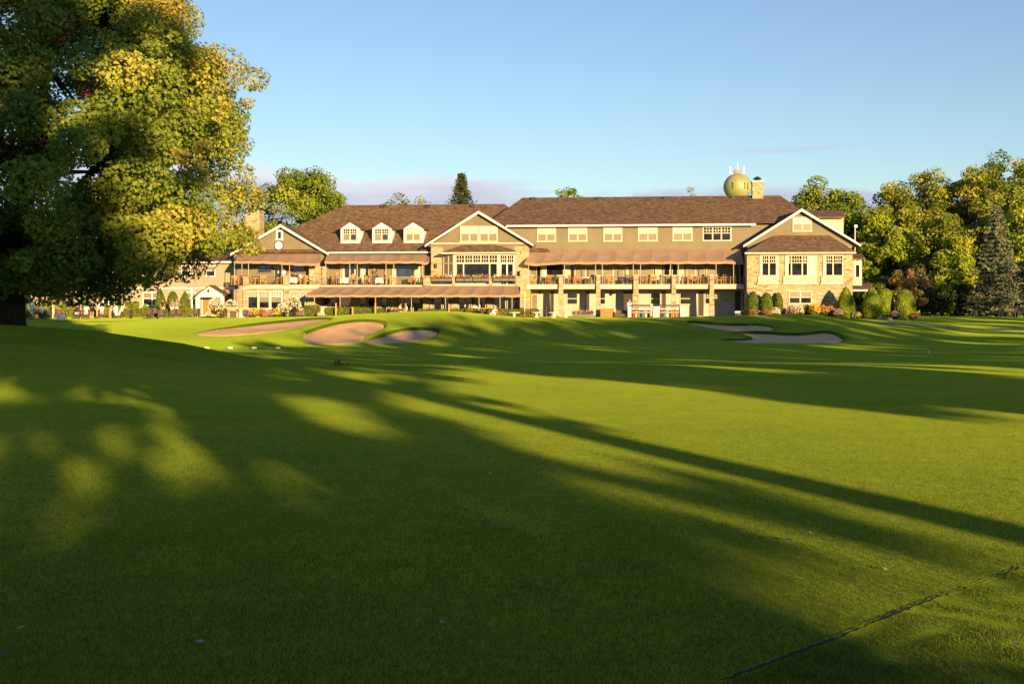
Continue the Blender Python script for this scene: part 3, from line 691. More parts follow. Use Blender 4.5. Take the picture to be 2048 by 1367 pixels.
def P(mb, x0, y0, x1, y1, v, d, vref=None):
    """box whose front face is the photo rectangle on depth plane v, d metres deep"""
    xm = (x0+x1)/2
    return mb.box(UU(x0, v), UU(x1, v), v, v+d, ZZ(y1, xm, v), ZZ(y0, xm, v))
def part(name, mat, boxes=(), parent=None, mb=None, smooth=False):
    mb = mb or MB()
    for b in boxes: P(mb, *b)
    return mb.build(name, mat, parent or club, smooth)

# --- walls (solid blocks)
GZ = -.3
def wallblock(name, mat, x0, x1, ytop, v, d, z0=GZ):
    mb = MB(); xm = (x0+x1)/2
    mb.box(UU(x0, v), UU(x1, v), v, v+d, z0, ZZ(ytop, xm, v)); return mb.build(name, mat, club)
wallblock('wall', STUC, 996, 1600, 450, 0, 14)             # right, three storeys
wallblock('wall', STUC, 640, 864, 506, .2, 14)              # left, two storeys
wallblock('wall', STUC, 468, 648, 506, 0, 14)               # left gabled block
wallblock('stone_wall', STONE, 862, 1057, 487, -1.6, 10)    # centre gabled block
wallblock('stone_wall', STONE, 1496, 1703, 488, -1.3, 11)   # right gabled block
wallblock('stone_wall', STONE, 1494, 1705, 505.5, -4.6, 3.29)  # right front room
# ground floor of the right part: pale stucco wall proud of the olive one
part('wall', STUC2, [(1058, 577, 1488, 633, -.12, .115)])
# stucco field under the centre gable
part('wall', STUC, [(888, 488.5, 1029, 571, -1.7, .095)])
# lit corner pieces of stone
part('stone_wall', STONE, [(1040, 540, 1060, 632, -2.9, 1.29)])
part('stone_wall', STONE, [(618, 531, 652, 569, -1.2, 1.19)])

# --- roofs
def hip(name, x0e, x1e, ye, ve, x0r, x1r, yr, vr, vb, par=None, xe_ref=None):
    xm = (x0e+x1e)/2
    ze = ZZ(ye, xm, ve); zr = ZZ(yr, (x0r+x1r)/2, vr)
    a, b = UU(x0e, ve), UU(x1e, ve); c, d = UU(x0r, vr), UU(x1r, vr)
    mb = MB(); V = [(a,ve,ze),(b,ve,ze),(b,vb,ze),(a,vb,ze),(c,vr,zr),(d,vr,zr)]
    mb.add(V, [(0,1,5,4),(1,2,5),(2,3,4,5),(3,0,4),(3,2,1,0)])
    return mb.build(name, ROOF, par or club), (a, b, c, d, ze, zr)
r1, R1 = hip('roof', 968, 1640, 448, -.7, 1045, 1560, 393, 8, 16.7)
r2, R2 = hip('roof', 470, 1100, 504.5, -.6, 692, 1010, 409, 8, 16.7)
# fascias / gutters
def strip(mat, x0, x1, y0, y1, v, d=.06, parent=None, name='fascia'): return part(name, mat, [(x0, y0, x1, y1, v, d)], parent)
strip(WHITE, 1012, 1512, 448.6, 452.2, -.78)
strip(WHITE, 652, 862, 503.6, 506.4, -.68)
strip(CREAM, 500, 640, 503.0, 506.0, -.06, .055)
strip(CREAM, 862, 1057, 485.0, 487.5, -1.74, .13)

def gable(xl, xa, xr, ye, ya, vf, vback, wall_mat, over=.55, wallv=None, board=5.2, left_hidden=False):
    """gable roof running back from the facade: two slabs, white rake boards, gable wall"""
    za = ZZ(ya, xa, vf); ze = ZZ(ye, (xl+xr)/2, vf); a, m, b = UU(xl, vf), UU(xa, vf), UU(xr, vf)
    mb = MB(); t = .16
    mb.slab([(m,vf,za),(a,vf,ze),(a,vback,ze),(m,vback,za)], t)
    mb.slab([(m,vf,za),(m,vback,za),(b,vback,ze),(b,vf,ze)], t)
    rf = mb.build('roof', ROOF, club)
    # rake boards
    w = board/F*YY(xa, vf); rb = MB()
    for (x, s) in ((a, -1), (b, 1)):
        rb.prism([(m, za-.03), (x, ze-.03), (x, ze-w*.9), (m, za-w*1.15)], 'y', vf-.05, vf+.02)
    rb.build('rake_board', WHITE, rf)
    g = MB(); wv = wallv if wallv is not None else vf+over
    k = .12
    g.prism([(m, za-t-.02), (a+(m-a)*k*.3, ze-t+.0), (b-(b-m)*k*.3, ze-t+.0)], 'y', wv, wv+.3)
    g.build('gable_wall', wall_mat, club)
    return rf, (a, m, b, ze, za)
g1, G1 = gable(461, 561, 657, 506, 448, -.75, 7.5, STUC, wallv=-.03)
g2, G2 = gable(850, 957, 1067, 488.5, 421, -2.3, 6.5, STUC, wallv=-1.72)
g3, G3 = gable(1487, 1603.5, 1722, 489, 416.5, -1.9, 8, STUC, wallv=-1.35)

# bay roofs: low hips in front of the gables
def skirt(x0, x1, ye, vf, xa, xb, yt, vw):
    ze = ZZ(ye, (x0+x1)/2, vf); zt = ZZ(yt, (xa+xb)/2, vw)
    a, b, c, d = UU(x0, vf), UU(x1, vf), UU(xa, vw), UU(xb, vw)
    mb = MB(); mb.add([(a,vf,ze),(b,vf,ze),(b,vw,ze),(a,vw,ze),(c,vw,zt),(d,vw,zt)], [(0,1,5,4),(1,2,5),(2,3,4,5),(3,0,4),(3,2,1,0)])
    o = mb.build('roof', ROOF, club)
    f = MB(); f.box(a+.03, b-.03, vf-.05, vf+.01, ze-.16, ze-.01); f.build('fascia', CREAM, o); return o
skirt(1489, 1713, 504, -5.1, 1549, 1658, 470.5, -1.36)
skirt(881, 1040, 504, -3.4, 927, 992, 489, -1.75)

# far pieces behind the right gable
wallblock('wall', STUC2, 1640, 1687, 434, 6, 6, 5.0)
part('roof', ROOF, mb=MB().slab([(UU(1618,5.5),5.5,ZZ(433.5,1650,5.5)),(UU(1688.5,5.5),5.5,ZZ(433.5,1650,5.5)),(UU(1686,9),9,ZZ(420.5,1650,9)),(UU(1610,9),9,ZZ(420.5,1650,9))], .15))

# --- windows
def window(x0, y0, x1, y1, v, cols=2, split=.45, panes=(CURT, BLIND), casing=CREAM, muntin=(3, 2), cas=2.6, colw=None, parent=None, name='window', rows=True):
    """casing + sashes; upper part with small muntins, lower plain. All sizes from the photo rectangle on plane v."""
    xm = (x0+x1)/2; s = YY(xm, v)/F
    a, b = UU(x0, v), UU(x1, v); zt, zb = ZZ(y0, xm, v), ZZ(y1, xm, v); c = cas*s
    mb = MB()
    mb.box(a, a+c, v-.07, v, zb, zt); mb.box(b-c, b, v-.07, v, zb, zt)
    mb.box(a+c, b-c, v-.07, v, zt-c, zt); mb.box(a-.04, b+.04, v-.11, v, zb-.02, zb+c*.8)
    ia, ib, iz0, iz1 = a+c, b-c, zb+c*.8, zt-c
    ws = colw or [1]*cols; tot = sum(ws); pos = [ia]
    for w in ws: pos.append(pos[-1] + (ib-ia)*w/tot)
    m = 1.3*s
    for q in pos[1:-1]: mb.box(q-m, q+m, v-.06, v-.004, iz0, iz1)
    zs = iz1 - (iz1-iz0)*split
    for i in range(len(ws)):
        l_, r_ = pos[i]+(m if i else 0), pos[i+1]-(m if i < len(ws)-1 else 0)
        if rows: mb.box(l_, r_, v-.05, v-.004, zs-.035, zs+.035)
        if muntin and rows:
            nc = muntin[0] if not isinstance(muntin[0], (list, tuple)) else muntin[0][i]
            for j in range(1, nc): q = l_+(r_-l_)*j/nc; mb.box(q-.026, q+.026, v-.04, v-.004, zs+.035, iz1)
            for j in range(1, muntin[1]): q = zs+(iz1-zs)*j/muntin[1]; mb.box(l_, r_, v-.038, v-.004, q-.026, q+.026)
    w = mb.build(name, casing, parent or club)
    def pane(mat_, z0, z1, nm='pane'):
        q = MB(); q.box(ia, ib, v-.02, v-.003, z0, z1); q.build(nm, mat_, w)
    if not rows or panes[0] is panes[1]: pane(panes[0], iz0, iz1)
    else: pane(panes[0], zs, iz1); pane(panes[1], iz0, zs)
    return w
# third floor of the right part
for (x0, x1, y0, y1) in [(1074,1112,454.5,483.5),(1136,1174.5,454,483),(1206.5,1244.5,453.8,483),(1275.8,1315,453,482.5),(1345,1385,452.5,482)]:
    window(x0, y0, x1, y1, 0, 2)
window(1405, 452.5, 1463, 482, 0, 3, panes=(DGLASS, DGLASS))
# centre gable pair
window(920.5, 452, 957.5, 484, -1.72, 2); window(958.5, 452, 995.5, 484, -1.72, 2)
window(1585, 434, 1623.5, 463, -1.35, 2)
window(552.5, 460, 566, 480, -.03, 1, panes=(DGLASS, DGLASS), casing=WHITE, rows=False, cas=3.6)
# left block, upper floor behind the balcony
window(515, 529, 544, 546, 0, 1, panes=(BGLASS, BGLASS), casing=STUC, rows=False, cas=1.5)
window(580, 528, 610, 545, 0, 1, panes=(BGLASS, BGLASS), casing=STUC, rows=False, cas=1.5)
window(549, 530, 565, 570, 0, 2, panes=(BGLASS, BGLASS), casing=CREAM, rows=False, cas=1.0, name='door')
# left middle, upper floor
window(688, 525, 722, 555, .2, 3, panes=(BGLASS, BGLASS), rows=False, cas=1.2)
window(791, 526, 830, 555, .2, 1, panes=(BGLASS, BGLASS), rows=False, cas=1.5)
window(731, 528, 738, 571, .2, 1, panes=(DGLASS, DGLASS), rows=False, cas=.8, name='door')
part('pilaster', CREAM, [(681,531,689,571,.05,.145)]); part('pilaster', CREAM, [(722,531,731,571,.05,.145)])
part('pilaster', CREAM, [(784,531,791,571,.05,.145)]); part('pilaster', CREAM, [(830,531,840,571,.05,.145)])
# right part, balcony floor
window(1092, 527, 1127.5, 551, 0, 1, panes=(DGLASS, DGLASS), rows=False, cas=1.4)
part('pilaster', CREAM, [(1083,528,1092,571,-.1,.095)]); part('pilaster', CREAM, [(1128,528,1140,571,-.1,.095)])
window(1073, 528, 1082, 570, 0, 1, panes=(DGLASS, DGLASS), rows=False, cas=.9, name='door')
window(1141, 528, 1149, 570, 0, 1, panes=(DGLASS, DGLASS), rows=False, cas=.9, name='door')
for (x0, x1) in [(1150,1192),(1205,1248),(1276,1308),(1373,1409),(1412,1462)]:
    window(x0, 531, x1, 570, 0, 2 if x1-x0 > 35 else 1, panes=(BLIND, BLIND), rows=False, cas=1.2, casing=CREAM)
window(1327, 527, 1340, 551, 0, 1, panes=(DGLASS, DGLASS), rows=False, cas=1.4)
window(1344, 527, 1356, 551, 0, 1, panes=(DGLASS, DGLASS), rows=False, cas=1.4)
part('curtain', CREAM, [(1249.5,532,1257,571,-.1,.095)]); part('curtain', CREAM, [(1310,532,1324,571,-.1,.095)]); part('curtain', CREAM, [(1358,530,1368,571,-.1,.095)])
window(1470, 525, 1488, 571, 0, 2, panes=(DGLASS, DGLASS), rows=False, cas=1.0, name='door')
# ground floor of the right part
for (x0, x1) in [(1133,1156),(1198,1212),(1300,1322),(1359,1382)]:
    window(x0, 584.5, x1, 609, -.12, 1, .5, panes=(DGLASS, DGLASS), muntin=None, casing=CREAM, cas=1.8)
for (x0, x1) in [(1409,1424),(1426,1442)]:
    window(x0, 585, x1, 608, -.12, 1, .45, panes=(DGLASS, DGLASS), muntin=(3,2), casing=CREAM, cas=1.8)
for (x0, x1) in [(1101,1108),(1171,1179),(1246,1266),(1323.5,1332),(1397,1407.5),(1469,1481),(1486,1494)]:  # doors, and two narrow recesses whose shade is put into the panel colour
    window(x0, 582, x1, 631, -.12, 1, panes=(DOOR_REC, DOOR_REC), rows=False, cas=1.0, casing=STUC, name='door')
window(1063, 588, 1075, 631, -.12, 1, panes=(STUC, STUC), rows=False, cas=1.0, casing=CREAM, name='door')
part('notice_plaque', BRICKR, [(1449,599,1461,602.5,-.16,.035)])
# right front room
def bigwin(x0, x1, colw, mats):
    v = -4.62; xm = (x0+x1)/2
    w = window(x0, 510, x1, 551.5, v, len(colw), .36, panes=(DGLASS, DGLASS), colw=colw, muntin=([4 if q > .8 else 3 for q in colw], 2), cas=1.8, casing=CREAM)
    # drawn curtains behind the glass
    for (c0, c1) in mats: part('curtain', CURT, [(c0, 512.5, c1, 549.5, v-.03, .012)], w)
bigwin(1519, 1557, [1, 1], [(1521,1525),(1552,1555)])
bigwin(1570, 1633, [.55, 1.1, .55, .8], [(1572,1577),(1617,1631)])
bigwin(1646, 1686, [1, 1], [(1648,1652.5)])
for (x0, x1) in [(1515.5,1557),(1566.5,1634),(1642.5,1686)]:
    part('sill_panel', STUC2, [(x0, 552, x1, 566.5, -4.72, .11)]); part('sill', CREAM, [(x0-1.5, 566.5, x1+1.5, 568.8, -4.80, .19)])
window(1577, 581, 1624, 607.5, -4.62, 2, .5, panes=(BLIND, DGLASS), muntin=None, casing=CREAM, cas=2.2)
# side bay on the right end
part('bay', STUC2, [(1705.5, 516, 1724, 571, -1.8, 2.4)])
window(1709, 517, 1721, 556, -1.82, 1, .28, panes=(DGLASS, DGLASS), muntin=(3,2), casing=WHITE, cas=2.2)
part('roof', ROOF, mb=MB().slab([(UU(1702,-2.2),-2.2,ZZ(516,1715,-2.2)),(UU(1731,-2.2),-2.2,ZZ(516,1715,-2.2)),(UU(1724,1),1,ZZ(507,1715,1)),(UU(1700,1),1,ZZ(507,1715,1))], .12))
part('roof', ROOF, mb=MB().slab([(UU(1706,-2.8),-2.8,ZZ(577,1725,-2.8)),(UU(1740,-2.8),-2.8,ZZ(577,1725,-2.8)),(UU(1746,1),1,ZZ(566,1725,1)),(UU(1706,1),1,ZZ(566,1725,1))], .12))
part('fascia', WHITE, [(1706, 578.5, 1740, 582, -2.8, .08)])
part('post', CREAM, [(1733, 582, 1736, 633, -2.6, .12)])
# stone return of the gable shoulders is the block itself; eave returns
# --- centre bay window
bay = MB(); v = -3.0
bx0, bx1 = UU(908, v), UU(1030, v); zt = ZZ(505.5, 970, v); zb = ZZ(571, 970, v)
bl, br_ = UU(886, -1.7), UU(1036, -1.7)
bay.prism([(bx0, v), (bx1, v), (br_, -1.7), (bl, -1.7)], 'z', zb, zt)
bay_o = bay.build('bay', CREAM, club)
def baywin(x0, y0, x1, y1, cols, munt, mat_=DGLASS, nm='window'):
    return window(x0, y0, x1, y1, v-.003, cols, panes=(mat_, mat_), rows=bool(munt), muntin=munt, split=.99 if munt else .5, cas=.9, casing=CREAM, name=nm)
baywin(912.5, 510, 995, 526, 5, (3, 2))
window(912.5, 526.5, 995, 554, v-.003, 3, panes=(DGLASS, DGLASS), rows=False, colw=[.8, 3.1, .85], cas=1.3, casing=CREAM)
baywin(1001, 510, 1027.5, 526, 2, (3, 2))
window(1001, 526.5, 1027.5, 570, v-.003, 2, panes=(DGLASS, DGLASS), rows=False, cas=1.6, casing=WHITE, name='door')
# angled left side of the bay with its own window
dx, dy = bx0-bl, v+1.7; ln = math.hypot(dx, dy); tx, ty = dx/ln, dy/ln; nx_, ny_ = ty, -tx
if ny_ > 0: nx_, ny_ = -nx_, -ny_
def side_quad(mb, f0, f1, z0, z1, off, th=.03):
    p = [(bl+tx*ln*f0+nx_*off, -1.7+ty*ln*f0+ny_*off), (bl+tx*ln*f1+nx_*off, -1.7+ty*ln*f1+ny_*off)]
    q = [(p[1][0]+nx_*th, p[1][1]+ny_*th), (p[0][0]+nx_*th, p[0][1]+ny_*th)]
    mb.prism([p[0], p[1], q[0], q[1]], 'z', z0, z1)
z_ = lambda py: ZZ(py, 897, -2.4)
sw = MB()
for f in (.06, .5, .94): side_quad(sw, f-.035, f+.035, z_(569), z_(510), .002, .06)
side_quad(sw, .095, .465, z_(528), z_(525), .002, .05); side_quad(sw, .535, .905, z_(528), z_(525), .002, .05)
swo = sw.build('window', CREAM, club)
sp_ = MB(); side_quad(sp_, .095, .905, z_(569), z_(510), .004, .012); sp_.build('pane', BLIND, swo)

# --- dormers
for k, (x0, x1) in enumerate([(681.5, 720), (744.5, 783.5), (807.5, 846.5)]):
    v = 1.0; xm = (x0+x1)/2; ze0 = ZZ(484.5, xm, v); zt = ZZ(457, xm, v); za = ZZ(442, xm, v); a, b = UU(x0, v), UU(x1, v); m = (a+b)/2
    d = MB(); d.box(a, b, v, v+5, ze0-.5, zt)
    d.prism([(a, zt), (b, zt), (m, za-.12)], 'y', v, v+4.5)
    do = d.build('dormer', WHITE, club)
    rr = MB(); o_ = .28
    rr.slab([(m, v-.2, za), (a-o_, v-.2, zt-.03), (a-o_, v+5.2, zt-.03), (m, v+5.2, za)], .08)
    rr.slab([(m, v-.2, za), (m, v+5.2, za), (b+o_, v+5.2, zt-.03), (b+o_, v-.2, zt-.03)], .08)
    rr.build('dormer_roof', ROOF, do)
    pm = (CURT, BLIND) if k == 2 else (DGLASS, BLIND)
    w = window(x0+4, 456.5, x1-5, 482, v-.002, 2, .42, panes=pm, cas=2.0, casing=CREAM)
    if k < 2: part('pane', BGLASS, [(xm+1.5, 469, xm+11, 479, v-.035, .012)], w)
    w.parent = do
# --- roof vents
def vent(px, py, RR, ve):
    ze, zr = RR[4], RR[5]; vv = ve
    while vv < 8 and ZZ(py, px, vv) > ze + (zr-ze)*(vv-ve)/(8-ve): vv += .05
    z = ze + (zr-ze)*(vv-ve)/(8-ve); u = UU(px, vv); m = MB(); m.box(u-.2, u+.2, vv-.2, vv+.3, z-.12, z+.20); m.box(u-.24, u+.24, vv-.25, vv+.3, z+.20, z+.24); m.build('roof_vent', DARKM, club)
for (px, py) in [(765,415),(855,414.5),(945,414)]:
    vent(px, py, R2, -.6)
for (px, py) in [(1066,399.5),(1198,398.5),(1331,397.5),(1466,396.5)]:
    vent(px, py, R1, -.7)
for (px, py) in [(1567.5,478),(1636,478)]: part('roof_vent', DARKM, [(px-4, py-1, px+4, py+1.2, -2.35, .4)])
# --- chimneys
def chimney(x0, x1, y0, y1, v, d, cap):
    mb = MB(); P(mb, x0, y0, x1, y1, v, d); o = mb.build('chimney', STONE, club)
    c = MB(); P(c, x0-1.3, y0-3, x1+1.3, y0, v-.08, d+.16); c.build('chimney_cap', CREAM, o)
    if cap:
        k = MB(); xm = (x0+x1)/2; zc = ZZ(y0-3, xm, v); uc = UU(xm, v); w = UU(xm+8, v)-uc
        k.lathe([(w*.55, 0), (w*.55, w*.45), (w*1.15, w*.45), (w*.85, w*.8), (w*.35, w*1.1), (w*.05, w*1.2)], (uc, v+d/2, zc), 14); k.build('chimney_pot', DARKM, o)
chimney(1505, 1526.5, 364, 400, 7.0, 1.3, True)
chimney(491, 519, 424, 520, 3.0, 1.6, False)
chimney(500, 512, 411, 424, 3.4, .6, False)
# --- clock
ck = MB(); cz = ZZ(491, 558, -.03); cu = UU(558, -.03); r_ = 9.3/F*YY(558, 0)
ck.prism([(cu+r_*math.cos(2*math.pi*i/28), cz+r_*math.sin(2*math.pi*i/28)) for i in range(28)], 'y', -.12, -.031); cko = ck.build('clock', DARKM, club)
cf = MB(); cf.prism([(cu+r_*.84*math.cos(2*math.pi*i/28), cz+r_*.84*math.sin(2*math.pi*i/28)) for i in range(28)], 'y', -.135, -.121); cf.build('clock_face', WHITE, cko)
hn = MB(); hn.box(cu-.012, cu+.012, -.142, -.1355, cz-.04, cz+.28); hn.box(cu-.015, cu+.015, -.142, -.1355, cz-.02, cz+.16); hn.build('clock_hand', DARKM, cko)
# --- wall lamps
def wlamp(px, py, v, s=1.0):
    mb = MB(); u = UU(px, v); z = ZZ(py, px, v)
    mb.box(u-.03, u+.03, v-.16, v, z+.08*s, z+.12*s); mb.lathe([(.02, .16*s), (.11*s, .10*s), (.09*s, -.12*s), (.04, -.2*s)], (u, v-.18, z), 8)
    mb.build('wall_lamp', DARKM, club)
wlamp(872, 531, -1.6, 1.4); wlamp(1223, 586, -.14, 1.2); wlamp(1080, 584, -.14, .8)

# --- awnings
def awning(x0t, x1t, yt, vt, x0b, x1b, yb, vb, bays, droop=(), name='awning', sag=.05, ends=True):
    g = np.random.default_rng(int(x0t)); n = bays*6
    zt = ZZ(yt, (x0t+x1t)/2, vt); zb = ZZ(yb-2.5, (x0b+x1b)/2, vb)
    mb = MB(); vs = []; rows = 7
    for j in range(rows):
        f = j/(rows-1)
        for i in range(n+1):
            e = i/n; u = (UU(x0t, vt)+(UU(x1t, vt)-UU(x0t, vt))*e)*(1-f) + (UU(x0b, vb)+(UU(x1b, vb)-UU(x0b, vb))*e)*f
            bay_f = abs(math.sin(math.pi*e*bays))
            z = zt+(zb-zt)*f - sag*math.sin(math.pi*f)*bay_f - .05*f*bay_f
            for (c_, w_, d_) in droop: z -= d_*f*math.exp(-((e-c_)/w_)**2)
            vs.append((u, vt+(vb-vt)*f, z))
    fs = []
    for j in range(rows-1):
        for i in range(n): a = j*(n+1)+i; fs.append((a, a+1, a+n+2, a+n+1))
    b0 = len(vs)                      # valance with a scalloped hem
    m = n*3
    for i in range(m+1):
        e = i/m; j = min(int(e*n), n-1); f = e*n-j
        p, q = vs[(rows-1)*(n+1)+j], vs[(rows-1)*(n+1)+j+1]
        u, z = p[0]+(q[0]-p[0])*f, p[2]+(q[2]-p[2])*f
        vs.append((u, vb, z)); vs.append((u, vb-.01+.02*math.sin(i*1.3), z-.19-.045*abs(math.sin(i*math.pi/3+.4))))
    for i in range(m): a = b0+2*i; fs.append((a, a+2, a+3, a+1))
    if ends:
        for i in (0, n):              # closed ends
            col_ = [j*(n+1)+i for j in range(rows)]
            k = len(vs); top = vs[i]; vs.append((top[0], top[1], zb-.19)); fs.append(tuple(col_)+(k,))
    me = bpy.data.meshes.new(name); me.from_pydata(vs, [], fs); me.update()
    me.materials.append(CANV); o = link(name, me, None, club)
    md = o.modifiers.new('thickness', 'SOLIDIFY'); md.thickness = .012; md.offset = 0
    return o
awning(1062, 1482, 499.5, 0.0, 1049, 1487, 525.5, -2.9, 12, droop=[(.06, .05, .14), (.985, .02, .1)])
awning(655, 861, 506.6, 0.15, 649, 857, 524.5, -2.7, 7, droop=[(.97, .03, .15)])
awning(476, 641, 507, -.1, 470, 640, 524, -3.0, 6, droop=[(.85, .35, .25)])
awning(846, 1036, 571.5, -3.75, 820, 1040, 591.5, -6.2, 7)
awning(640, 842, 573, -3.55, 611, 828, 591.5, -6.1, 7)
# --- balconies
def slab(x0, x1, y0, y1, v, vback=0.0, mat_=DECK, name='balcony'):
    mb = MB(); xm = (x0+x1)/2; zt = ZZ(y0, xm, v); zb = ZZ(y1, xm, v); a, b = UU(x0, v), UU(x1, v)
    mb.box(a, b, v, vback, zb, zt); mb.box(a-.06, b+.06, v-.08, v+.25, zt-.002, zt+.06); return mb.build(name, mat_, club), zt+.06
bal_r, ZR = slab(1053, 1488, 569.5, 577.5, -3.0, -.13)
bal_m, ZM = slab(641, 845, 571.2, 574.8, -3.5, .19)
bal_c, ZC = slab(860, 1040, 569.5, 573, -3.7, -1.61)
bal_l, ZL = slab(500, 640, 570.5, 577.5, -3.5, 0)
# rounded end on the left
um, zt_ = UU(500, -3.5), ZL-.062; mb = MB()
arc = [(um-math.sin(a)*1.75, -1.75-math.cos(a)*1.75) for a in np.linspace(0, math.pi, 15)]
mb.prism([(um+.02, -3.5), *arc, (um+.02, 0)], 'z', zt_-.37, zt_); mb.build('balcony', DECK, club)
# left ground-floor room under the rounded balcony
mb = MB(); ul, ur = UU(486, -3.2), UU(628, -3.2)
arc = [(ul-math.sin(a)*1.45, -1.75-math.cos(a)*1.45) for a in np.linspace(0, math.pi, 13)]
mb.prism([(ur, -3.2), (ur, 0), *reversed(arc)], 'z', GZ, ZL-.43); mb.build('stone_wall', STONE, club)
for (x0, x1, pm) in [(495,517,(BLIND,DGLASS)),(517,540,(BLIND,BLIND)),(540.5,565,(BLIND,BLIND)),(579,599,(BLIND,DGLASS)),(600,612,(DGLASS,DGLASS))]:
    w = window(x0, 582, x1, 617.5, -3.22, 1, .27, panes=pm, muntin=(4, 2), casing=WHITE if x0 > 539 and x0 < 541 else CREAM, cas=2.0)
    if pm[1] is BLIND: part('pane', DGLASS, [(x0+2.5, 604, x1-2.5, 615, -3.26, .012)], w)
for (x0, x1) in [(469,475),(477.5,484)]: window(x0, 582, x1, 616, -2.75, 1, .27, panes=(BLIND, DGLASS), muntin=None, casing=CREAM, cas=.9)
part('pillar', STONE, [(486,577.5,494.5,632,-3.42,.2)]); part('pillar', STONE, [(567,577.5,578,632,-3.42,.2)])
# stone pillars of the right balcony (tapered)
for (x0, x1) in [(1117.5,1126),(1192.5,1200.5),(1267,1277),(1343.5,1352),(1419.5,1428)]:
    v = -3.3; a, b = UU(x0, v), UU(x1, v); z0, z1 = -.2, ZZ(551, x0, v); mb = MB(); e = .05
    vs = [(a-e,v-.05,z0),(b+e,v-.05,z0),(b+e,v+.5,z0),(a-e,v+.5,z0),(a+.02,v,z1),(b-.02,v,z1),(b-.02,v+.4,z1),(a+.02,v+.4,z1)]
    mb.add(vs, [(0,3,2,1),(4,5,6,7),(0,1,5,4),(1,2,6,5),(2,3,7,6),(3,0,4,7)]); po = mb.build('pillar', STONE, club)
    c = MB(); c.box(a-.04, b+.04, v-.05, v+.46, z1, z1+.07); c.build('pillar_cap', CREAM, po)
for (x0, x1, y0, y1, v) in [(846.5,861,551,571,-3.85),(904.5,910,554,571,-3.78),(978,984,554,571,-3.78),(1031,1041.5,552,571,-3.8),(566,577,551,571,-3.6),(486,497,553,571,-3.6)]:
    part('parapet_pier', STONE, [(x0, y0, x1, y1, v, .35)])
# stone piers on the ground floor under the centre awnings
for (x0, x1) in [(846,865),(900,916),(974,986),(702,718),(752,762),(775,795),(629,645)]:
    part('stone_wall', STONE, [(x0, 574, x1, 632, -1.9 if x0 > 840 else -.05, .28)])
for (x0, x1, cols) in [(648,676,2),(678,701,2),(719,732,1),(736,750,1),(763,774,1),(797,822,2),(826,840,1)]:
    window(x0, 583, x1, 626, .18, cols, panes=(BGLASS, BGLASS) if x0 in (648, 763) else (DGLASS, DGLASS), rows=False, cas=1.2)
for (x0, x1, cols) in [(867,884,1),(886,899,1),(917,944,2),(947,972,2),(988,1012,1),(1014,1038,1)]:
    window(x0, 583, x1, 626, -1.72, cols, panes=(DGLASS, DGLASS), rows=False, cas=1.2)
# --- railings
def railing(x0, x1, y0, v, zf, posts, bars=5, mat_=METAL, side=None):
    mb = MB(); a, b = UU(x0, v), UU(x1, v); zt = ZZ(y0, (x0+x1)/2, v)
    for i in range(bars):
        z = zf+.12+(zt-zf-.12)*i/(bars-1); mb.bar((a, v, z), (b, v, z), .022 if i == bars-1 else .011, 5)
    for i in range(posts+1):
        u = a+(b-a)*i/posts; mb.box(u-.02, u+.02, v-.02, v+.02, zf-.02, zt+.02)
    if side is not None:
        for i in range(bars):
            z = zf+.12+(zt-zf-.12)*i/(bars-1); mb.bar((b, v, z), (b, side, z), .016, 5)
    return mb.build('railing', mat_, club)
for (x0, x1, p_) in [(1061,1117,3),(1127,1192,3),(1201.5,1266,3),(1278,1343,3),(1353,1419,3),(1429,1486,3)]:
    railing(x0, x1, 553.5, -2.95, ZR, p_, side=-.2 if x1 == 1486 else None)
railing(644, 843, 555, -3.4, ZM, 10)
for (x0, x1, p_) in [(862,904,2),(911,977,3),(985,1030,2)]: railing(x0, x1, 556, -3.6, ZC, p_)
railing(500, 566, 554, -3.4, ZL, 4); railing(578, 640, 554, -3.4, ZL, 4)
mb = MB()
for i in range(5):
    z = ZL+.12+.78*i/4; mb.tube([(um-math.sin(a)*1.68, -1.75-math.cos(a)*1.68, z) for a in np.linspace(0, math.pi, 12)], .015, 5)
for a in np.linspace(.1, math.pi, 7): mb.bar((um-math.sin(a)*1.68, -1.75-math.cos(a)*1.68, ZL), (um-math.sin(a)*1.68, -1.75-math.cos(a)*1.68, ZL+.92), .02, 5)
mb.build('railing', METAL, club)
# --- awning poles
def pole(px, y0, v, zb, mat_=POLE, lean=0.0, r=.035):
    mb = MB(); u = UU(px, v); mb.bar((u+lean, v, zb), (u, v, ZZ(y0, px, v)), r, 7); mb.build('awning_pole', mat_, club)
for px in (1057,1129,1191,1204.5,1266.5,1281,1341,1356.5,1432,1467): pole(px, 524, -2.75, ZR)
for px in (651.5,699.5,714.5,772,787.5,845): pole(px, 522, -2.6, ZM)
for px in (484,497,564,579,469): pole(px, 523, -2.9, ZL)
for px in (629,680,751,823,891,958,1000,1024): pole(px, 591, -6.0, 0)
# dark screen hung under the awning
mb = MB(); v = -5.9
mb.prism([(UU(680,v), ZZ(588,680,v)), (UU(706,v), ZZ(588,700,v)), (UU(697,v), ZZ(612,697,v)), (UU(680,v), ZZ(612,680,v))], 'y', v, v+.03); mb.build('awning_curtain', DARKM, club)
# string lights under the low awnings
SHADEW = plain('lamp_glass', (.75,.62,.42), .3, .05, 3)
for px in (652,726,738,801,812,831,841,863,869,895,901,1011):
    mb = MB(); v = -4.2; u = UU(px, v); z = ZZ(595, px, v); mb.bar((u,v,z),(u,v,z+.35),.008,4); mb.lathe([(.02,.06),(.10,.02),(.11,-.04),(.05,-.09)], (u,v,z), 8); mb.build('hanging_lamp', SHADEW, club)
